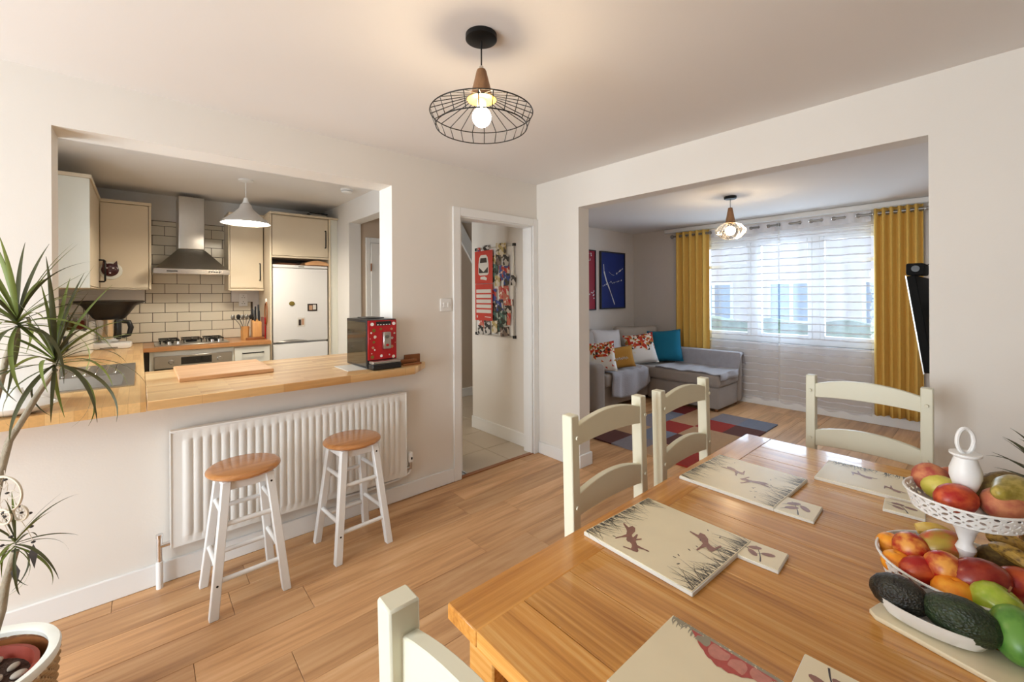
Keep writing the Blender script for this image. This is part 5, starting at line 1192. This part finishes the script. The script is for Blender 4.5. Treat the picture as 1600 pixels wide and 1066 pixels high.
def picture(x0, x1, z0, z1, cm_, label, seed):
    o = thing('abstract_painting', label, 'painting', ((x0 + x1) / 2, LY1, (z0 + z1) / 2)); w2, h2 = (x1 - x0) / 2, (z1 - z0) / 2
    for s in (-1, 1):
        B(s * (w2 - 0.008) - 0.008, -0.034, -h2, s * (w2 - 0.008) + 0.008, -0.0005, h2).build('frame_side', 'picture_frame', o)
        B(-w2 + 0.016, -0.034, s * (h2 - 0.008) - 0.008, w2 - 0.016, -0.0005, s * (h2 - 0.008) + 0.008).build('frame_side', 'picture_frame', o)
    B(-w2 + 0.012, -0.022, -h2 + 0.012, w2 - 0.012, -0.002, h2 - 0.012).build('canvas', cm_, o)
    rn = random.Random(seed); m = MB()
    def stroke(pts, w_):
        for i in range(len(pts) - 1):
            a, b = Vector((*pts[i], 0)), Vector((*pts[i + 1], 0)); d = (b - a).normalized(); nrm = Vector((-d.y, d.x, 0)) * w_ * rn.uniform(0.4, 1.3)
            q = [a + nrm, b + nrm, b - nrm, a - nrm]; m.add([(p.x, -0.0235, p.y) for p in q], [(0, 1, 2, 3)])
    def dots(pts, r_):
        for p in pts:
            r = r_ * rn.uniform(0.5, 1.4); m.add([(p[0] + r * math.cos(t), -0.0236, p[1] + r * math.sin(t)) for t in [i * PI / 3 for i in range(6)]], [tuple(range(6))])
    if seed == 1:
        stroke([(-0.75 * w2, 0.55 * h2), (-0.72 * w2, 0.3 * h2), (-0.55 * w2, 0.0), (-0.3 * w2, -0.3 * h2), (-0.05 * w2, -0.62 * h2), (0.12 * w2, -0.85 * h2)], 0.012)
        dots([(-0.8 * w2 + 1.5 * w2 * i / 12, -0.2 * h2 + 0.35 * h2 * i / 12 * (1 if i < 6 else 0.6)) for i in range(13)], 0.010)
        dots([(0.3 * w2 + 0.5 * w2 * i / 7, 0.25 * h2 + 0.18 * h2 * i / 7) for i in range(8)], 0.012); stroke([(-0.35 * w2, 0.3 * h2), (-0.1 * w2, 0.2 * h2), (0.1 * w2, 0.18 * h2)], 0.004)
    else:
        dots([(0.5 * w2 + rn.uniform(-0.5, 0.4) * w2, (0.75 if i % 2 else -0.5) * h2 + rn.uniform(-0.15, 0.15) * h2) for i in range(30)], 0.010)
    m.build('brush_marks', 'paint_white', o, smooth=False)
picture(5.10, 5.72, 1.21, 2.07, 'canvas_blue', 'dark blue abstract painting with white splashes on the living room wall', 1)
picture(4.36, 4.985, 1.20, 2.07, 'canvas_red', 'crimson red abstract painting beside the blue one', 2)

# wall mounted screen ---------------------------------------------------------------
ta, tb2 = at(1415.5, 432, 0, 3.62), at(1443.5, 584, 0, 3.62)
tv = thing('television', 'black flat television on a wall bracket beside the yellow curtain', 'television', (3.62, tb2.y, tb2.z))
hgt = math.hypot(ta.z - tb2.z, ta.y - tb2.y); ang = math.atan2(ta.y - tb2.y, ta.z - tb2.z)
Rt = Matrix.Rotation(-ang, 4, 'X')
B(0.004, -0.045, 0.0, 1.10, 0.0, hgt).xf(Rt).build('case', 'black_matt', tv, bevel=0.006)
B(0.0, -0.002, -0.004, 0.0038, 0.004, hgt + 0.004).xf(Rt).build('bezel', 'steel', tv)
B(0.02, 0.0003, 0.02, 1.08, 0.0015, hgt - 0.02).xf(Rt).build('screen', 'dark_glass', tv)
MB().box(0.45, LY0 + 0.0005 - tb2.y, 0.25, 0.65, LY0 + 0.02 - tb2.y, 0.5).box(0.5, LY0 + 0.02 - tb2.y, 0.33, 0.6, 0.02, 0.40).build('wall_bracket', 'black_metal', tv)
wc = thing('camera_bar', 'small black sensor bar perched on top of the television', 'sensor', (3.66, ta.y - 0.03, ta.z + 0.008))
B(0.0, -0.05, 0.0, 0.28, 0.035, 0.075).build('body', 'black_matt', wc, bevel=0.012, seg=2)
MB().cyl((-0.004, -0.01, 0.04), (0.003, -0.01, 0.04), 0.02, seg=16).build('lens', 'black_plastic', wc)
MB().tube([(0.10, -0.05, 0.06), (0.10, -0.09, 0.085), (0.10, -0.13, 0.04), (0.10, -0.12, -0.1)], 0.004, 6).build('cable', 'black_plastic', wc)

# living room pendant -----------------------------------------------------------------
lq = at(1141, 309, 2, LCE - 0.012)
ll = thing('glass_pendant_lamp', 'ribbed clear glass pendant lamp with wooden cone in the living room', 'lamp', (lq.x, lq.y, 0))
zf = lambda y: H + (459.9 - y) / FPX * (cF.x * lq.x + cF.y * lq.y)
MB().lathe([(0, LCE - 0.028), (0.052, LCE - 0.028), (0.058, LCE - 0.022), (0.058, LCE - 0.0005), (0, LCE - 0.0005)], 32).build('ceiling_rose', 'black_metal', ll)
zc1, zc0 = zf(325), zf(349)
MB().cyl((0, 0, zc1), (0, 0, LCE - 0.026), 0.003, seg=8).build('cord', 'black_plastic', ll)
MB().lathe([(0, zc1 + 0.004), (0.020, zc1), (0.045, zc0 + 0.01), (0.060, zc0), (0, zc0)], 28).build('wood_cone', 'lamp_wood', ll)
def glass_mat():
    m = bpy.data.materials.new('lamp_glass'); m.use_nodes = True; nt = m.node_tree; nt.nodes.clear()
    o = nt.nodes.new('ShaderNodeOutputMaterial'); mx = nt.nodes.new('ShaderNodeMixShader'); t = nt.nodes.new('ShaderNodeBsdfTransparent'); g = nt.nodes.new('ShaderNodeBsdfGlossy')
    g.inputs['Roughness'].default_value = 0.08; t.inputs[0].default_value = (0.93, 0.92, 0.9, 1); lw = nt.nodes.new('ShaderNodeLayerWeight'); lw.inputs[0].default_value = 0.45
    nt.links.new(lw.outputs['Facing'], mx.inputs[0]); nt.links.new(t.outputs[0], mx.inputs[1]); nt.links.new(g.outputs[0], mx.inputs[2]); nt.links.new(mx.outputs[0], o.inputs[0]); MATS['lamp_glass'] = m
glass_mat()
gl = MB(); pf = [(0.055, zc0), (0.095, zc0 - 0.02), (0.132, zc0 - 0.065), (0.128, zc0 - 0.10), (0.085, zc0 - 0.145), (0.05, zc0 - 0.16)]
seg = 48
vs_ = [((r_ * (1 + (0.05 if i % 2 else -0.02)) * math.cos(2 * PI * i / seg)), (r_ * (1 + (0.05 if i % 2 else -0.02)) * math.sin(2 * PI * i / seg)), z) for r_, z in pf for i in range(seg)]
gl.add(vs_, [(a * seg + i, a * seg + (i + 1) % seg, (a + 1) * seg + (i + 1) % seg, (a + 1) * seg + i) for a in range(len(pf) - 1) for i in range(seg)])
gl.build('glass_shade', 'lamp_glass', ll, smooth=False)
rib = MB().tube([(r_ * 1.055, 0, z) for r_, z in pf], 0.0025, 5).mesh('glass_rib', 'steel')
for i in range(24): link('glass_rib', rib, ll, rot=(0, 0, 2 * PI * i / 24))
MB().cyl((0, 0, zc0 - 0.03), (0, 0, zc0), 0.018).build('bulb_holder', 'black_plastic', ll)
MB().ball((0, 0, zc0 - 0.075), 0.045, seg=20, rings=12).build('bulb', 'bulb', ll)
# ================================================================== FRUIT ON THE TABLE
def fruit_mat(name, c1, c2, rough=0.35, scale=2.5, lo=0.4, hi=0.62, spots=None, bump=0.0, bscale=60):
    m = bpy.data.materials.new(name); m.use_nodes = True; nt = m.node_tree; N = nt.nodes; L = nt.links; b = N['Principled BSDF']; b.inputs['Roughness'].default_value = rough
    tc = N.new('ShaderNodeTexCoord'); oi = N.new('ShaderNodeObjectInfo'); ad = N.new('ShaderNodeVectorMath'); L.new(tc.outputs['Generated'], ad.inputs[0])
    sc = N.new('ShaderNodeVectorMath'); sc.operation = 'SCALE'; sc.inputs[0].default_value = (17, 11, 5); L.new(oi.outputs['Random'], sc.inputs[3]); L.new(sc.outputs[0], ad.inputs[1])
    n = N.new('ShaderNodeTexNoise'); n.inputs['Scale'].default_value = scale; n.inputs['Detail'].default_value = 5; L.new(ad.outputs[0], n.inputs['Vector'])
    cr = N.new('ShaderNodeValToRGB'); e = cr.color_ramp.elements; e[0].position = lo; e[0].color = (*srgb(*c1), 1); e[1].position = hi; e[1].color = (*srgb(*c2), 1)
    L.new(n.outputs['Fac'], cr.inputs[0]); L.new(cr.outputs[0], b.inputs['Base Color'])
    if bump:
        v = N.new('ShaderNodeTexVoronoi'); v.inputs['Scale'].default_value = bscale; L.new(tc.outputs['Generated'], v.inputs['Vector']); bp = N.new('ShaderNodeBump'); bp.inputs['Strength'].default_value = bump; bp.inputs['Distance'].default_value = 0.004
        L.new(v.outputs['Distance'], bp.inputs['Height']); L.new(bp.outputs['Normal'], b.inputs['Normal'])
    MATS[name] = m
fruit_mat('f_nectarine', (176, 24, 24), (232, 160, 70)); fruit_mat('f_peach', (170, 74, 60), (206, 134, 92), 0.7); fruit_mat('f_red', (168, 30, 26), (206, 92, 50)); fruit_mat('f_mango', (176, 150, 60), (196, 96, 60), 0.3)
fruit_mat('f_mango_red', (130, 26, 24), (160, 60, 40), 0.25); fruit_mat('f_orange', (240, 140, 24), (246, 166, 46), 0.45, bump=0.15, bscale=40); fruit_mat('f_green', (150, 178, 48), (186, 196, 80), 0.25); fruit_mat('f_pear', (150, 134, 52), (186, 164, 84), 0.4, 6)
fruit_mat('f_kiwi', (96, 74, 34), (130, 106, 52), 0.7, 8); fruit_mat('f_banana', (226, 188, 80), (236, 208, 120), 0.45); fruit_mat('f_banana_old', (196, 156, 70), (96, 66, 34), 0.5, 7, 0.45, 0.7); fruit_mat('f_lemon', (196, 186, 70), (214, 200, 100), 0.4)
fruit_mat('f_avocado', (26, 24, 20), (44, 44, 34), 0.42, 5, bump=0.5, bscale=22); fruit_mat('f_avocado_green', (30, 44, 26), (46, 62, 34), 0.42, 5, bump=0.5, bscale=22); fruit_mat('f_mango_green', (70, 128, 48), (104, 156, 66), 0.3, 3)
FS = (1.349, 0.045)
fs = thing('fruit_stand', 'white two tier metal fruit stand with pierced rims on the table', 'fruit stand', (FS[0], FS[1], TZ))
def pierced_band(r0, z0, r1, z1, cells, rows, name):
    m = MB(); K = 16
    for j in range(rows):
        for i in range(cells):
            tilt = (0.75 if (i + j) % 2 else -0.75); cw, chh = 1.0, 1.0
            outer = []; inner = []
            for k in range(K):
                a = 2 * PI * (k + 0.5) / K; c, s = math.cos(a), math.sin(a); q = max(abs(c), abs(s)); outer.append((0.5 + 0.5 * c / q, 0.5 + 0.5 * s / q))
                ex, ey = 0.40 * c, 0.20 * s * (1 if abs(c) < 0.8 else 0.7); inner.append((0.5 + ex * math.cos(tilt) - ey * math.sin(tilt), 0.5 + ex * math.sin(tilt) + ey * math.cos(tilt)))
            vs = []
            for (u, v) in outer + inner:
                an = 2 * PI * (i + u) / cells; t = (j + v) / rows; r = r0 + (r1 - r0) * t; vs.append((r * math.cos(an), r * math.sin(an), z0 + (z1 - z0) * t))
            m.add(vs, [(k, (k + 1) % K, K + (k + 1) % K, K + k) for k in range(K)])
    return m
def tier(zr, R, depth, cells, rows, mesh_cells=None):
    z0 = zr - depth
    b = pierced_band(R - 0.012, z0, R, zr, cells, rows, 'band').build('pierced_rim', 'stand_white', fs, smooth=False); solid(b, 0.0022, 0)
    MB().tube([((R + 0.001) * math.cos(2 * PI * i / 96), (R + 0.001) * math.sin(2 * PI * i / 96), zr) for i in range(96)], 0.0028, 6, closed=True).build('rim_bead', 'stand_white', fs)
    MB().lathe([(0, z0 - 0.002), (R - 0.014, z0 - 0.002), (R - 0.010, z0 + 0.001), (R - 0.012, z0 + 0.004), (0, z0 + 0.002)], 64).build('tray', 'stand_white', fs)
tier(0.070, 0.147, 0.045, 40, 3); tier(0.228, 0.098, 0.037, 32, 3)
MB().lathe([(0, 0.0003), (0.06, 0.0003), (0.062, 0.005), (0.04, 0.010), (0.03, 0.016), (0.045, 0.0225), (0, 0.0225)], 32).build('foot', 'stand_white', fs)
MB().lathe([(0, 0.0275), (0.030, 0.0275), (0.024, 0.040), (0.013, 0.06), (0.011, 0.10), (0.017, 0.115), (0.011, 0.13), (0.018, 0.155), (0.034, 0.178), (0.036, 0.1885), (0, 0.1885)], 28).build('lower_stem', 'stand_white', fs)
MB().lathe([(0, 0.1935), (0.030, 0.1935), (0.026, 0.205), (0.018, 0.222), (0.013, 0.234), (0.020, 0.250), (0.026, 0.270), (0.026, 0.285), (0.021, 0.302), (0.018, 0.312), (0.026, 0.318), (0.026, 0.322), (0, 0.322)], 28).build('upper_stem', 'stand_white', fs)
MB().tube([(0.010 * math.cos(t), -0.012 * math.cos(t), 0.348 + 0.027 * math.sin(t)) for t in [2 * PI * i / 28 for i in range(28)]], 0.0042, 8, closed=True).build('ring_handle', 'stand_white', fs)

PROF = {
 'round': [(0, -1), (0.30, -0.96), (0.60, -0.80), (0.86, -0.50), (0.99, -0.10), (0.97, 0.25), (0.82, 0.60), (0.55, 0.86), (0.28, 0.95), (0.10, 0.90), (0, 0.82)],
 'egg': [(0, -1), (0.32, -0.95), (0.66, -0.76), (0.92, -0.42), (1.0, -0.05), (0.92, 0.33), (0.72, 0.66), (0.45, 0.88), (0.2, 0.97), (0, 1)],
 'pear': [(0, -1), (0.4, -0.96), (0.8, -0.72), (1.0, -0.35), (0.95, 0.0), (0.72, 0.35), (0.50, 0.62), (0.42, 0.85), (0.25, 0.98), (0, 1)]}
def fmesh(kind, mname): return MB().lathe(PROF[kind], 24).mesh(kind, mname)
FM = {}
def fruit(name, kind, mname, px, py, zc, sx, sy, sz, label, cat, rot=(0, 0, 0), stem=False, pos=None):
    if (kind, mname) not in FM: FM[(kind, mname)] = fmesh(kind, mname)
    p = Vector(pos) if pos else at(px, py, 2, zc)
    o = link(name, FM[(kind, mname)], None, p, rot, (sx, sy, sz)); tag(o, label, cat, 'fruit on the two tier stand')
    if stem:
        s = MB().tube([(0, 0, 0.8), (0.03, 0.02, 1.0), (0.10, 0.05, 1.22)], 0.045, 6).build('stalk', 'dark_wood', o)
    return o
L1 = TZ + 0.029     # floor of the lower tier
U1 = TZ + 0.195     # floor of the upper tier
# lower tier
fruit('orange', 'round', 'f_orange', 1391, 851, L1 + 0.030, .028, .028, .026, 'small orange at the edge of the lower tier beside the striped nectarine', 'orange')
fruit('orange', 'round', 'f_orange', 1402, 880, L1 + 0.026, .030, .030, .026, 'small orange against the pierced rim below the first orange', 'orange')
fruit('nectarine', 'round', 'f_nectarine', 1424, 858, L1 + 0.050, .036, .036, .034, 'red and yellow nectarine between the oranges and the yellow mango', 'nectarine', (0.9, 0.5, 0.4), True)
fruit('mango', 'egg', 'f_mango', 1478, 857, L1 + 0.060, .040, .040, .054, 'yellow green mango with a red blush on top of the lower tier', 'mango', (0.3, 1.45, -0.6))
fruit('plum', 'egg', 'f_red', 1438, 892, L1 + 0.034, .030, .030, .040, 'deep red plum lying against the pierced rim', 'plum', (1.3, 0.6, 0.6))
fruit('peach', 'round', 'f_nectarine', 1476, 889, L1 + 0.050, .036, .036, .035, 'red peach with an orange cheek in the middle of the lower tier', 'peach', (2.4, 0.3, 0.2))
fruit('mango', 'egg', 'f_mango_red', 1530, 905, L1 + 0.050, .040, .040, .052, 'dark red mango next to the peach on the lower tier', 'mango', (1.2, 0.8, 0.3))
fruit('orange', 'round', 'f_orange', 1491, 927, L1 + 0.026, .036, .036, .030, 'orange against the rim beside the green apple', 'orange')
fruit('apple', 'round', 'f_green', 1557, 944, L1 + 0.034, .040, .040, .036, 'shiny green apple at the rim above the green mango', 'apple', (0.5, 0.2, 0), True)
fruit('kiwi', 'egg', 'f_kiwi', 1563, 878, L1 + 0.050, .034, .034, .044, 'brown kiwi fruit beside the stem on the lower tier', 'kiwi', (1.2, 0.9, 0))
fruit('plum', 'egg', 'f_red', 1598, 915, L1 + 0.045, .034, .034, .046, 'bright red plum beside the kiwi fruit', 'plum', (1.4, 1.0, 0.3))
def banana(pts, label, m_='f_banana', r=0.017):
    n = len(pts); o = tag(MB().tube(pts, [r * (0.35 + 0.65 * math.sin(PI * (0.12 + 0.80 * i / (n - 1))) ** 0.6) for i in range(n)], 8).build('banana', m_), label, 'banana', 'fruit on the two tier stand'); return o
def arc(a, b, up, n=10):
    a, b = Vector(a), Vector(b); return [a.lerp(b, i / (n - 1)) + Vector((0, 0, up * math.sin(PI * i / (n - 1)))) for i in range(n)]
banana(arc(at(1432, 826, 2, L1 + 0.062), at(1500, 850, 2, L1 + 0.045), 0.012), 'yellow banana lying behind the yellow mango')
banana(arc(at(1545, 838, 2, L1 + 0.07), at(1615, 872, 2, L1 + 0.06), 0.012), 'speckled banana beside the stem of the stand', 'f_banana_old')
banana(arc(at(1552, 856, 2, L1 + 0.075), at(1622, 896, 2, L1 + 0.07), 0.010), 'ripe banana lying over the speckled banana', 'f_banana_old')
# upper tier
fruit('peach', 'round', 'f_peach', 1455, 748, U1 + 0.036, .040, .036, .034, 'matt pink peach at the edge of the upper tier', 'peach', (0.5, 0.5, 0.2))
fruit('peach', 'round', 'f_peach', 1487, 752, U1 + 0.030, .034, .030, .032, 'matt peach half hidden behind the first peach on the upper tier', 'peach', (0.9, 0.2, 1.2))
fruit('lemon', 'egg', 'f_lemon', 1490, 744, U1 + 0.030, .028, .028, .034, 'yellow green lemon behind the peaches on the upper tier', 'lemon', (1.4, 0.4, 0), pos=(1.375, 0.085, U1 + 0.030))
fruit('mango', 'egg', 'f_red', 1494, 780, U1 + 0.034, .032, .032, .040, 'orange red mango lying before the stem on the upper tier', 'mango', (1.45, 0.4, 0.8))
fruit('mango', 'egg', 'f_peach', 1570, 788, U1 + 0.034, .034, .034, .042, 'golden mango against the rim of the upper tier under the pear', 'mango', (1.5, 0.7, 0.8))
fruit('pear', 'pear', 'f_pear', 1580, 768, U1 + 0.060, .032, .032, .058, 'long speckled pear lying across the upper tier', 'pear', (-0.5, -1.45, 0.15))
fruit('avocado', 'egg', 'f_kiwi', 1557, 735, U1 + 0.050, .040, .040, .050, 'brown avocado standing behind the pear', 'avocado', (0.5, 0.9, 0), pos=(1.400, -0.010, U1 + 0.045))
# avocado dish on a pale board
pb = at(1367, 962, 2, TZ + 0.01)
bd = tag(MB().prism([(0.0, 0.0), (0.016, 0.012), (0.060, 0.0), (0.060, -0.36), (-0.10, -0.36), (-0.075, -0.30)], 0.0003, 0.010).build('serving_board', 'mat_cream', None, (pb.x, pb.y, TZ), (0, 0, 0.0), bevel=0.002), 'pale serving board under the avocado dish', 'board')
da, db = at(1385, 936, 2, TZ + 0.03), at(1535, 1003, 2, TZ + 0.03)
dm = (da + db) / 2; dl = (db - da).length / 2 + 0.022; rz_ = math.atan2(db.y - da.y, db.x - da.x)
dish = MB().lathe([(0, 0.0003), (0.55, 0.0003), (0.80, 0.006), (0.97, 0.024), (1.0, 0.030), (0.96, 0.030), (0.78, 0.010), (0.5, 0.005), (0, 0.005)], 40)
for i in range(len(dish.v)):
    x, y, z = dish.v[i]; dish.v[i] = (x * dl, math.copysign(abs(y) ** 0.9, y) * 0.047, z * 1.2)
tag(dish.build('avocado_dish', 'ceramic_white', None, (dm.x, dm.y, TZ + 0.0103), (0, 0, rz_)), 'long white ceramic dish holding two dark avocados', 'dish')
a1, a2 = da.lerp(db, 0.16), da.lerp(db, 0.80)
fruit('avocado', 'egg', 'f_avocado', 0, 0, 0, .036, .036, .050, 'nearly black avocado at the end of the white dish', 'avocado', (0, PI / 2 - 0.05, rz_), pos=(a1.x, a1.y, TZ + 0.052))['group'] = 'avocados in the white dish'
fruit('avocado', 'egg', 'f_avocado_green', 0, 0, 0, .039, .039, .056, 'dark green avocado beside the green mango in the white dish', 'avocado', (0, -PI / 2 + 0.05, rz_), pos=(a2.x, a2.y, TZ + 0.055))['group'] = 'avocados in the white dish'
gm = at(1592, 1000, 2, TZ + 0.045)
fruit('mango', 'egg', 'f_mango_green', 0, 0, 0, .040, .040, .054, 'large green mango on the pale board beside the avocados', 'mango', (0.3, 1.2, 0.5), pos=(gm.x, gm.y, TZ + 0.053))
# pineapple behind the stand
pn = thing('pineapple', 'pineapple with spiky green crown standing behind the fruit stand', 'pineapple', (1.72, -0.095, TZ))
fruit_mat('f_pine', (150, 104, 40), (96, 78, 36), 0.6, 9, bump=1.0, bscale=14)
MB().lathe([(0, 0.0003), (0.045, 0.0003), (0.058, 0.03), (0.062, 0.08), (0.058, 0.13), (0.042, 0.165), (0, 0.175)], 28).build('fruit_body', 'f_pine', pn)
def leaf_mesh(L, w_, droop, fold=0.25, n=10, nm='leaf', m_='leaf', peak=0.35):
    """strap leaf leaving the origin along +x and rising, arching down by droop"""
    m = MB(); vs = []; fs = []; x = z = 0; a = 0.0
    for i in range(n + 1):
        t = i / n; ww = w_ * (0.45 + 0.55 * min(1, t / peak)) * (1 - max(0, (t - peak) / (1 - peak)) ** 1.6) + 0.0004
        vs += [(x, -ww, z + fold * ww), (x, 0, z), (x, ww, z + fold * ww)]
        a = -droop * t ** 1.3; x += L / n * math.cos(a); z += L / n * math.sin(a)
    for i in range(n):
        k = 3 * i; fs += [(k, k + 3, k + 4, k + 1), (k + 1, k + 4, k + 5, k + 2)]
    return m.add(vs, fs).mesh(nm, m_, angle=80)
def place_leaf(me, parent, c, az, el, sc=1.0, roll=0.0):
    o = link('leaf', me, parent); o.matrix_local = Matrix.Translation(c) @ Matrix.Rotation(az, 4, 'Z') @ Matrix.Rotation(-el, 4, 'Y') @ Matrix.Rotation(roll, 4, 'X') @ Matrix.Scale(sc, 4)
    return o
rl = random.Random(3)
pl = [leaf_mesh(0.16, 0.011, 0.9, m_='leaf_dark', peak=0.15), leaf_mesh(0.13, 0.010, 0.5, m_='leaf_dark', peak=0.15)]
for i in range(26): place_leaf(pl[i % 2], pn, (0, 0, 0.165 + 0.001 * i), i * 2.4, 0.15 + 1.25 * i / 26, rl.uniform(0.85, 1.1))

# ================================================================== DRACAENA IN ITS BASKET
PC = Vector((-0.395, 1.945, 0)); PR = 0.205; PZ_ = 0.345
dc = thing('dracaena_plant', 'tall dracaena with arching strap leaves growing from a wicker basket pot', 'plant', (PC.x, PC.y, 0))
pt_ = thing('wicker_basket_pot', 'woven wicker basket pot with white rim beside the bar wall', 'plant pot', (PC.x, PC.y, 0))
# woven wall: horizontal strands weaving round upright stakes
base = MB().lathe([(0, 0.0003), (PR * 0.80, 0.0003), (PR * 0.82, 0.01), (PR * 0.955, PZ_ - 0.03), (PR * 0.90, PZ_ - 0.03), (PR * 0.78, 0.02), (0, 0.02)], 40).build('basket_core', 'dark_wood', pt_)
NS = 44; wv_ = MB(); rows = 26
for j in range(rows):
    z = 0.012 + j * (PZ_ - 0.034) / rows; r = PR * (0.83 + 0.135 * z / PZ_)
    pts = []
    for i in range(NS * 2):
        a = 2 * PI * i / (NS * 2); s = math.sin(PI * i + 0.0) if False else (1 if (i // 1 + j) % 2 else -1)
        pts.append(((r + 0.0045 * s) * math.cos(a), (r + 0.0045 * s) * math.sin(a), z))
    wv_.tube(pts, 0.0056, 5, closed=True)
wo = wv_.build('weave', 'wicker', pt_); wo['kind'] = 'stuff'
MB().lathe([(PR * 0.86, PZ_ - 0.004), (PR * 0.88, PZ_), (PR * 0.98, PZ_ + 0.004), (PR * 1.0, PZ_ - 0.004), (PR * 0.99, PZ_ - 0.020), (PR * 0.93, PZ_ - 0.022), (PR * 0.87, PZ_ - 0.018)], 64, closed=True).build('rim', 'pot_rim', pt_)
ip = thing('terracotta_pot', 'dark red inner pot filled with soil and pebbles inside the basket', 'plant pot', (PC.x, PC.y, 0))
MB().lathe([(0, 0.021), (PR * 0.62, 0.021), (PR * 0.755, 0.27), (PR * 0.775, 0.312), (PR * 0.72, 0.314), (PR * 0.69, 0.282), (0, 0.282)], 48).build('pot', 'terracotta', ip)
MB().lathe([(0, 0.2825), (PR * 0.68, 0.2825), (PR * 0.60, 0.286), (0, 0.288)], 32).build('soil', 'soil', ip)
rb = random.Random(12)
pebs = 0
for i in range(60):
    a, rr_ = rb.random() * 6.28, PR * 0.58 * math.sqrt(rb.random()); x, y = rr_ * math.cos(a), rr_ * math.sin(a)
    if math.hypot(x, y) < 0.03 or any(math.hypot(x - q[0], y - q[1]) < 0.036 for q in globals().setdefault('PB', [])): continue
    PB.append((x, y)); k = rb.uniform(0.016, 0.021)
    o = tag(MB().ball((0, 0, 0), k, k * 0.72, k * 0.5, 14, 8).build('pebble', 'pebble', None, (PC.x + x, PC.y + y, 0.2865 + k * 0.44), (0, 0, rb.random() * 6)), 'smooth grey pebble on the soil of the wicker pot', 'pebble', 'pebbles in the wicker pot')
    if len(PB) >= 16: break
def wp(px, py, dy=0.0): return at(px, py, 1, PC.y + dy) - PC
C1, C2, C3 = wp(86, 573, -0.03), wp(27, 512, 0.0), wp(24, 858, -0.02)
tr1 = [Vector((-0.02, 0.0, 0.262)), wp(-30, 900), wp(-12, 800), wp(2, 735), wp(14, 690), wp(36, 655), wp(60, 615), wp(76, 592), C1 + Vector((0, 0, -0.01))]
tr1[0] = Vector((-0.015, 0.0, 0.262))
MB().tube(tr1, [0.012, 0.011, 0.010, 0.0095, 0.009, 0.0085, 0.008, 0.0075, 0.007], 10).build('trunk', 'bark', dc)
MB().tube([tr1[2], wp(-22, 740), wp(-10, 640), wp(10, 560), C2], [0.009, 0.009, 0.008, 0.008, 0.007], 10).build('trunk', 'bark', dc)
MB().tube([Vector((0.03, 0.01, 0.262)), wp(2, 955), wp(8, 915), C3 + Vector((0, 0, -0.005))], [0.012, 0.011, 0.010, 0.009], 10).build('trunk', 'bark', dc)
LM = [leaf_mesh(0.285, 0.0062, d, m_=m_, n=12) for d in (0.35, 0.9, 1.5, 2.1) for m_ in ('leaf', 'leaf_dark')]
def crown(c, n, seed, sc=1.0, low=-0.5, high=1.45):
    r_ = random.Random(seed)
    for i in range(n):
        t = (i + 0.5) / n; el = low + (high - low) * t + r_.uniform(-0.15, 0.15); az = i * 2.39996 + r_.uniform(-0.2, 0.2)
        k = (0 if t > 0.75 else 1 if t > 0.45 else 2 if t > 0.2 else 3) * 2 + (0 if r_.random() < 0.5 else 1)
        place_leaf(LM[k], dc, c + Vector((0, 0, 0.03 * t)), az, el, sc * r_.uniform(0.75, 1.12), r_.uniform(-0.4, 0.4))
crown(C1, 38, 1, 1.0); crown(C2, 44, 2, 1.02); crown(C3, 24, 3, 0.62, -0.9, 1.2)
# dream catcher hanging on the trunk
d0 = wp(6, 770, -0.05) + PC
dcx = thing('dream_catcher', 'white string dream catcher with dark beads hanging on the dracaena trunk', 'dream catcher', d0)
def hoop(c, r, nm):
    n = 28; R_ = Matrix.Rotation(TH - PI / 2, 3, 'Z')
    f = lambda a, q: Vector(c) + R_ @ Vector((q * math.cos(a), 0, q * math.sin(a)))
    MB().tube([f(2 * PI * i / n, r) for i in range(n)], 0.0035, 6, closed=True).build('hoop', 'string_white', dcx)
    w_ = MB()
    for i in range(8):
        w_.tube([f(2 * PI * i / 8, r), f(2 * PI * (i + 0.5) / 8, r * 0.6), f(2 * PI * (i + 1) / 8, r)], 0.0008, 4); w_.tube([f(2 * PI * (i + 0.5) / 8, r * 0.6), f(2 * PI * (i + 1) / 8, r * 0.25), f(2 * PI * (i + 1.5) / 8, r * 0.6)], 0.0008, 4)
    w_.build('web', 'string_white', dcx)
    MB().ball(f(0.4, 0.2 * r), 0.005, 0.005, 0.003, 8, 6).build('bead', 'bead_dark', dcx)
sR = lambda px, py: wp(px, py, -0.05) + PC - d0
hoop(sR(6, 773), 0.052, 'a'); hoop(sR(32, 802), 0.021, 'b'); hoop(sR(6, 808), 0.021, 'c')
for px, py in ((8, 750), (32, 791), (47, 802), (49, 823), (17, 839), (52, 847), (6, 801), (3, 853)):
    MB().ball(sR(px, py), 0.0055, 0.0055, 0.0035, 8, 6).build('bead', 'bead_dark', dcx)
MB().tube([sR(7, 735), sR(8, 750), sR(8, 757)], 0.001, 4).tube([sR(24, 786), sR(30, 794)], 0.001, 4).tube([sR(32, 812), sR(44, 830), sR(52, 847)], 0.001, 4).tube([sR(6, 818), sR(12, 830), sR(17, 839)], 0.001, 4).build('cord', 'string_white', dcx)
for px, py, L_ in ((52, 850, 0.075), (24, 880, 0.07)):
    p_ = sR(px, py); MB().add([tuple(p_), tuple(p_ + Vector((0.010, -0.004, -L_ * 0.35))), tuple(p_ + Vector((0.002, 0, -L_))), tuple(p_ + Vector((-0.010, 0.004, -L_ * 0.4)))], [(0, 1, 2, 3)]).build('feather', 'bead_dark', dcx)
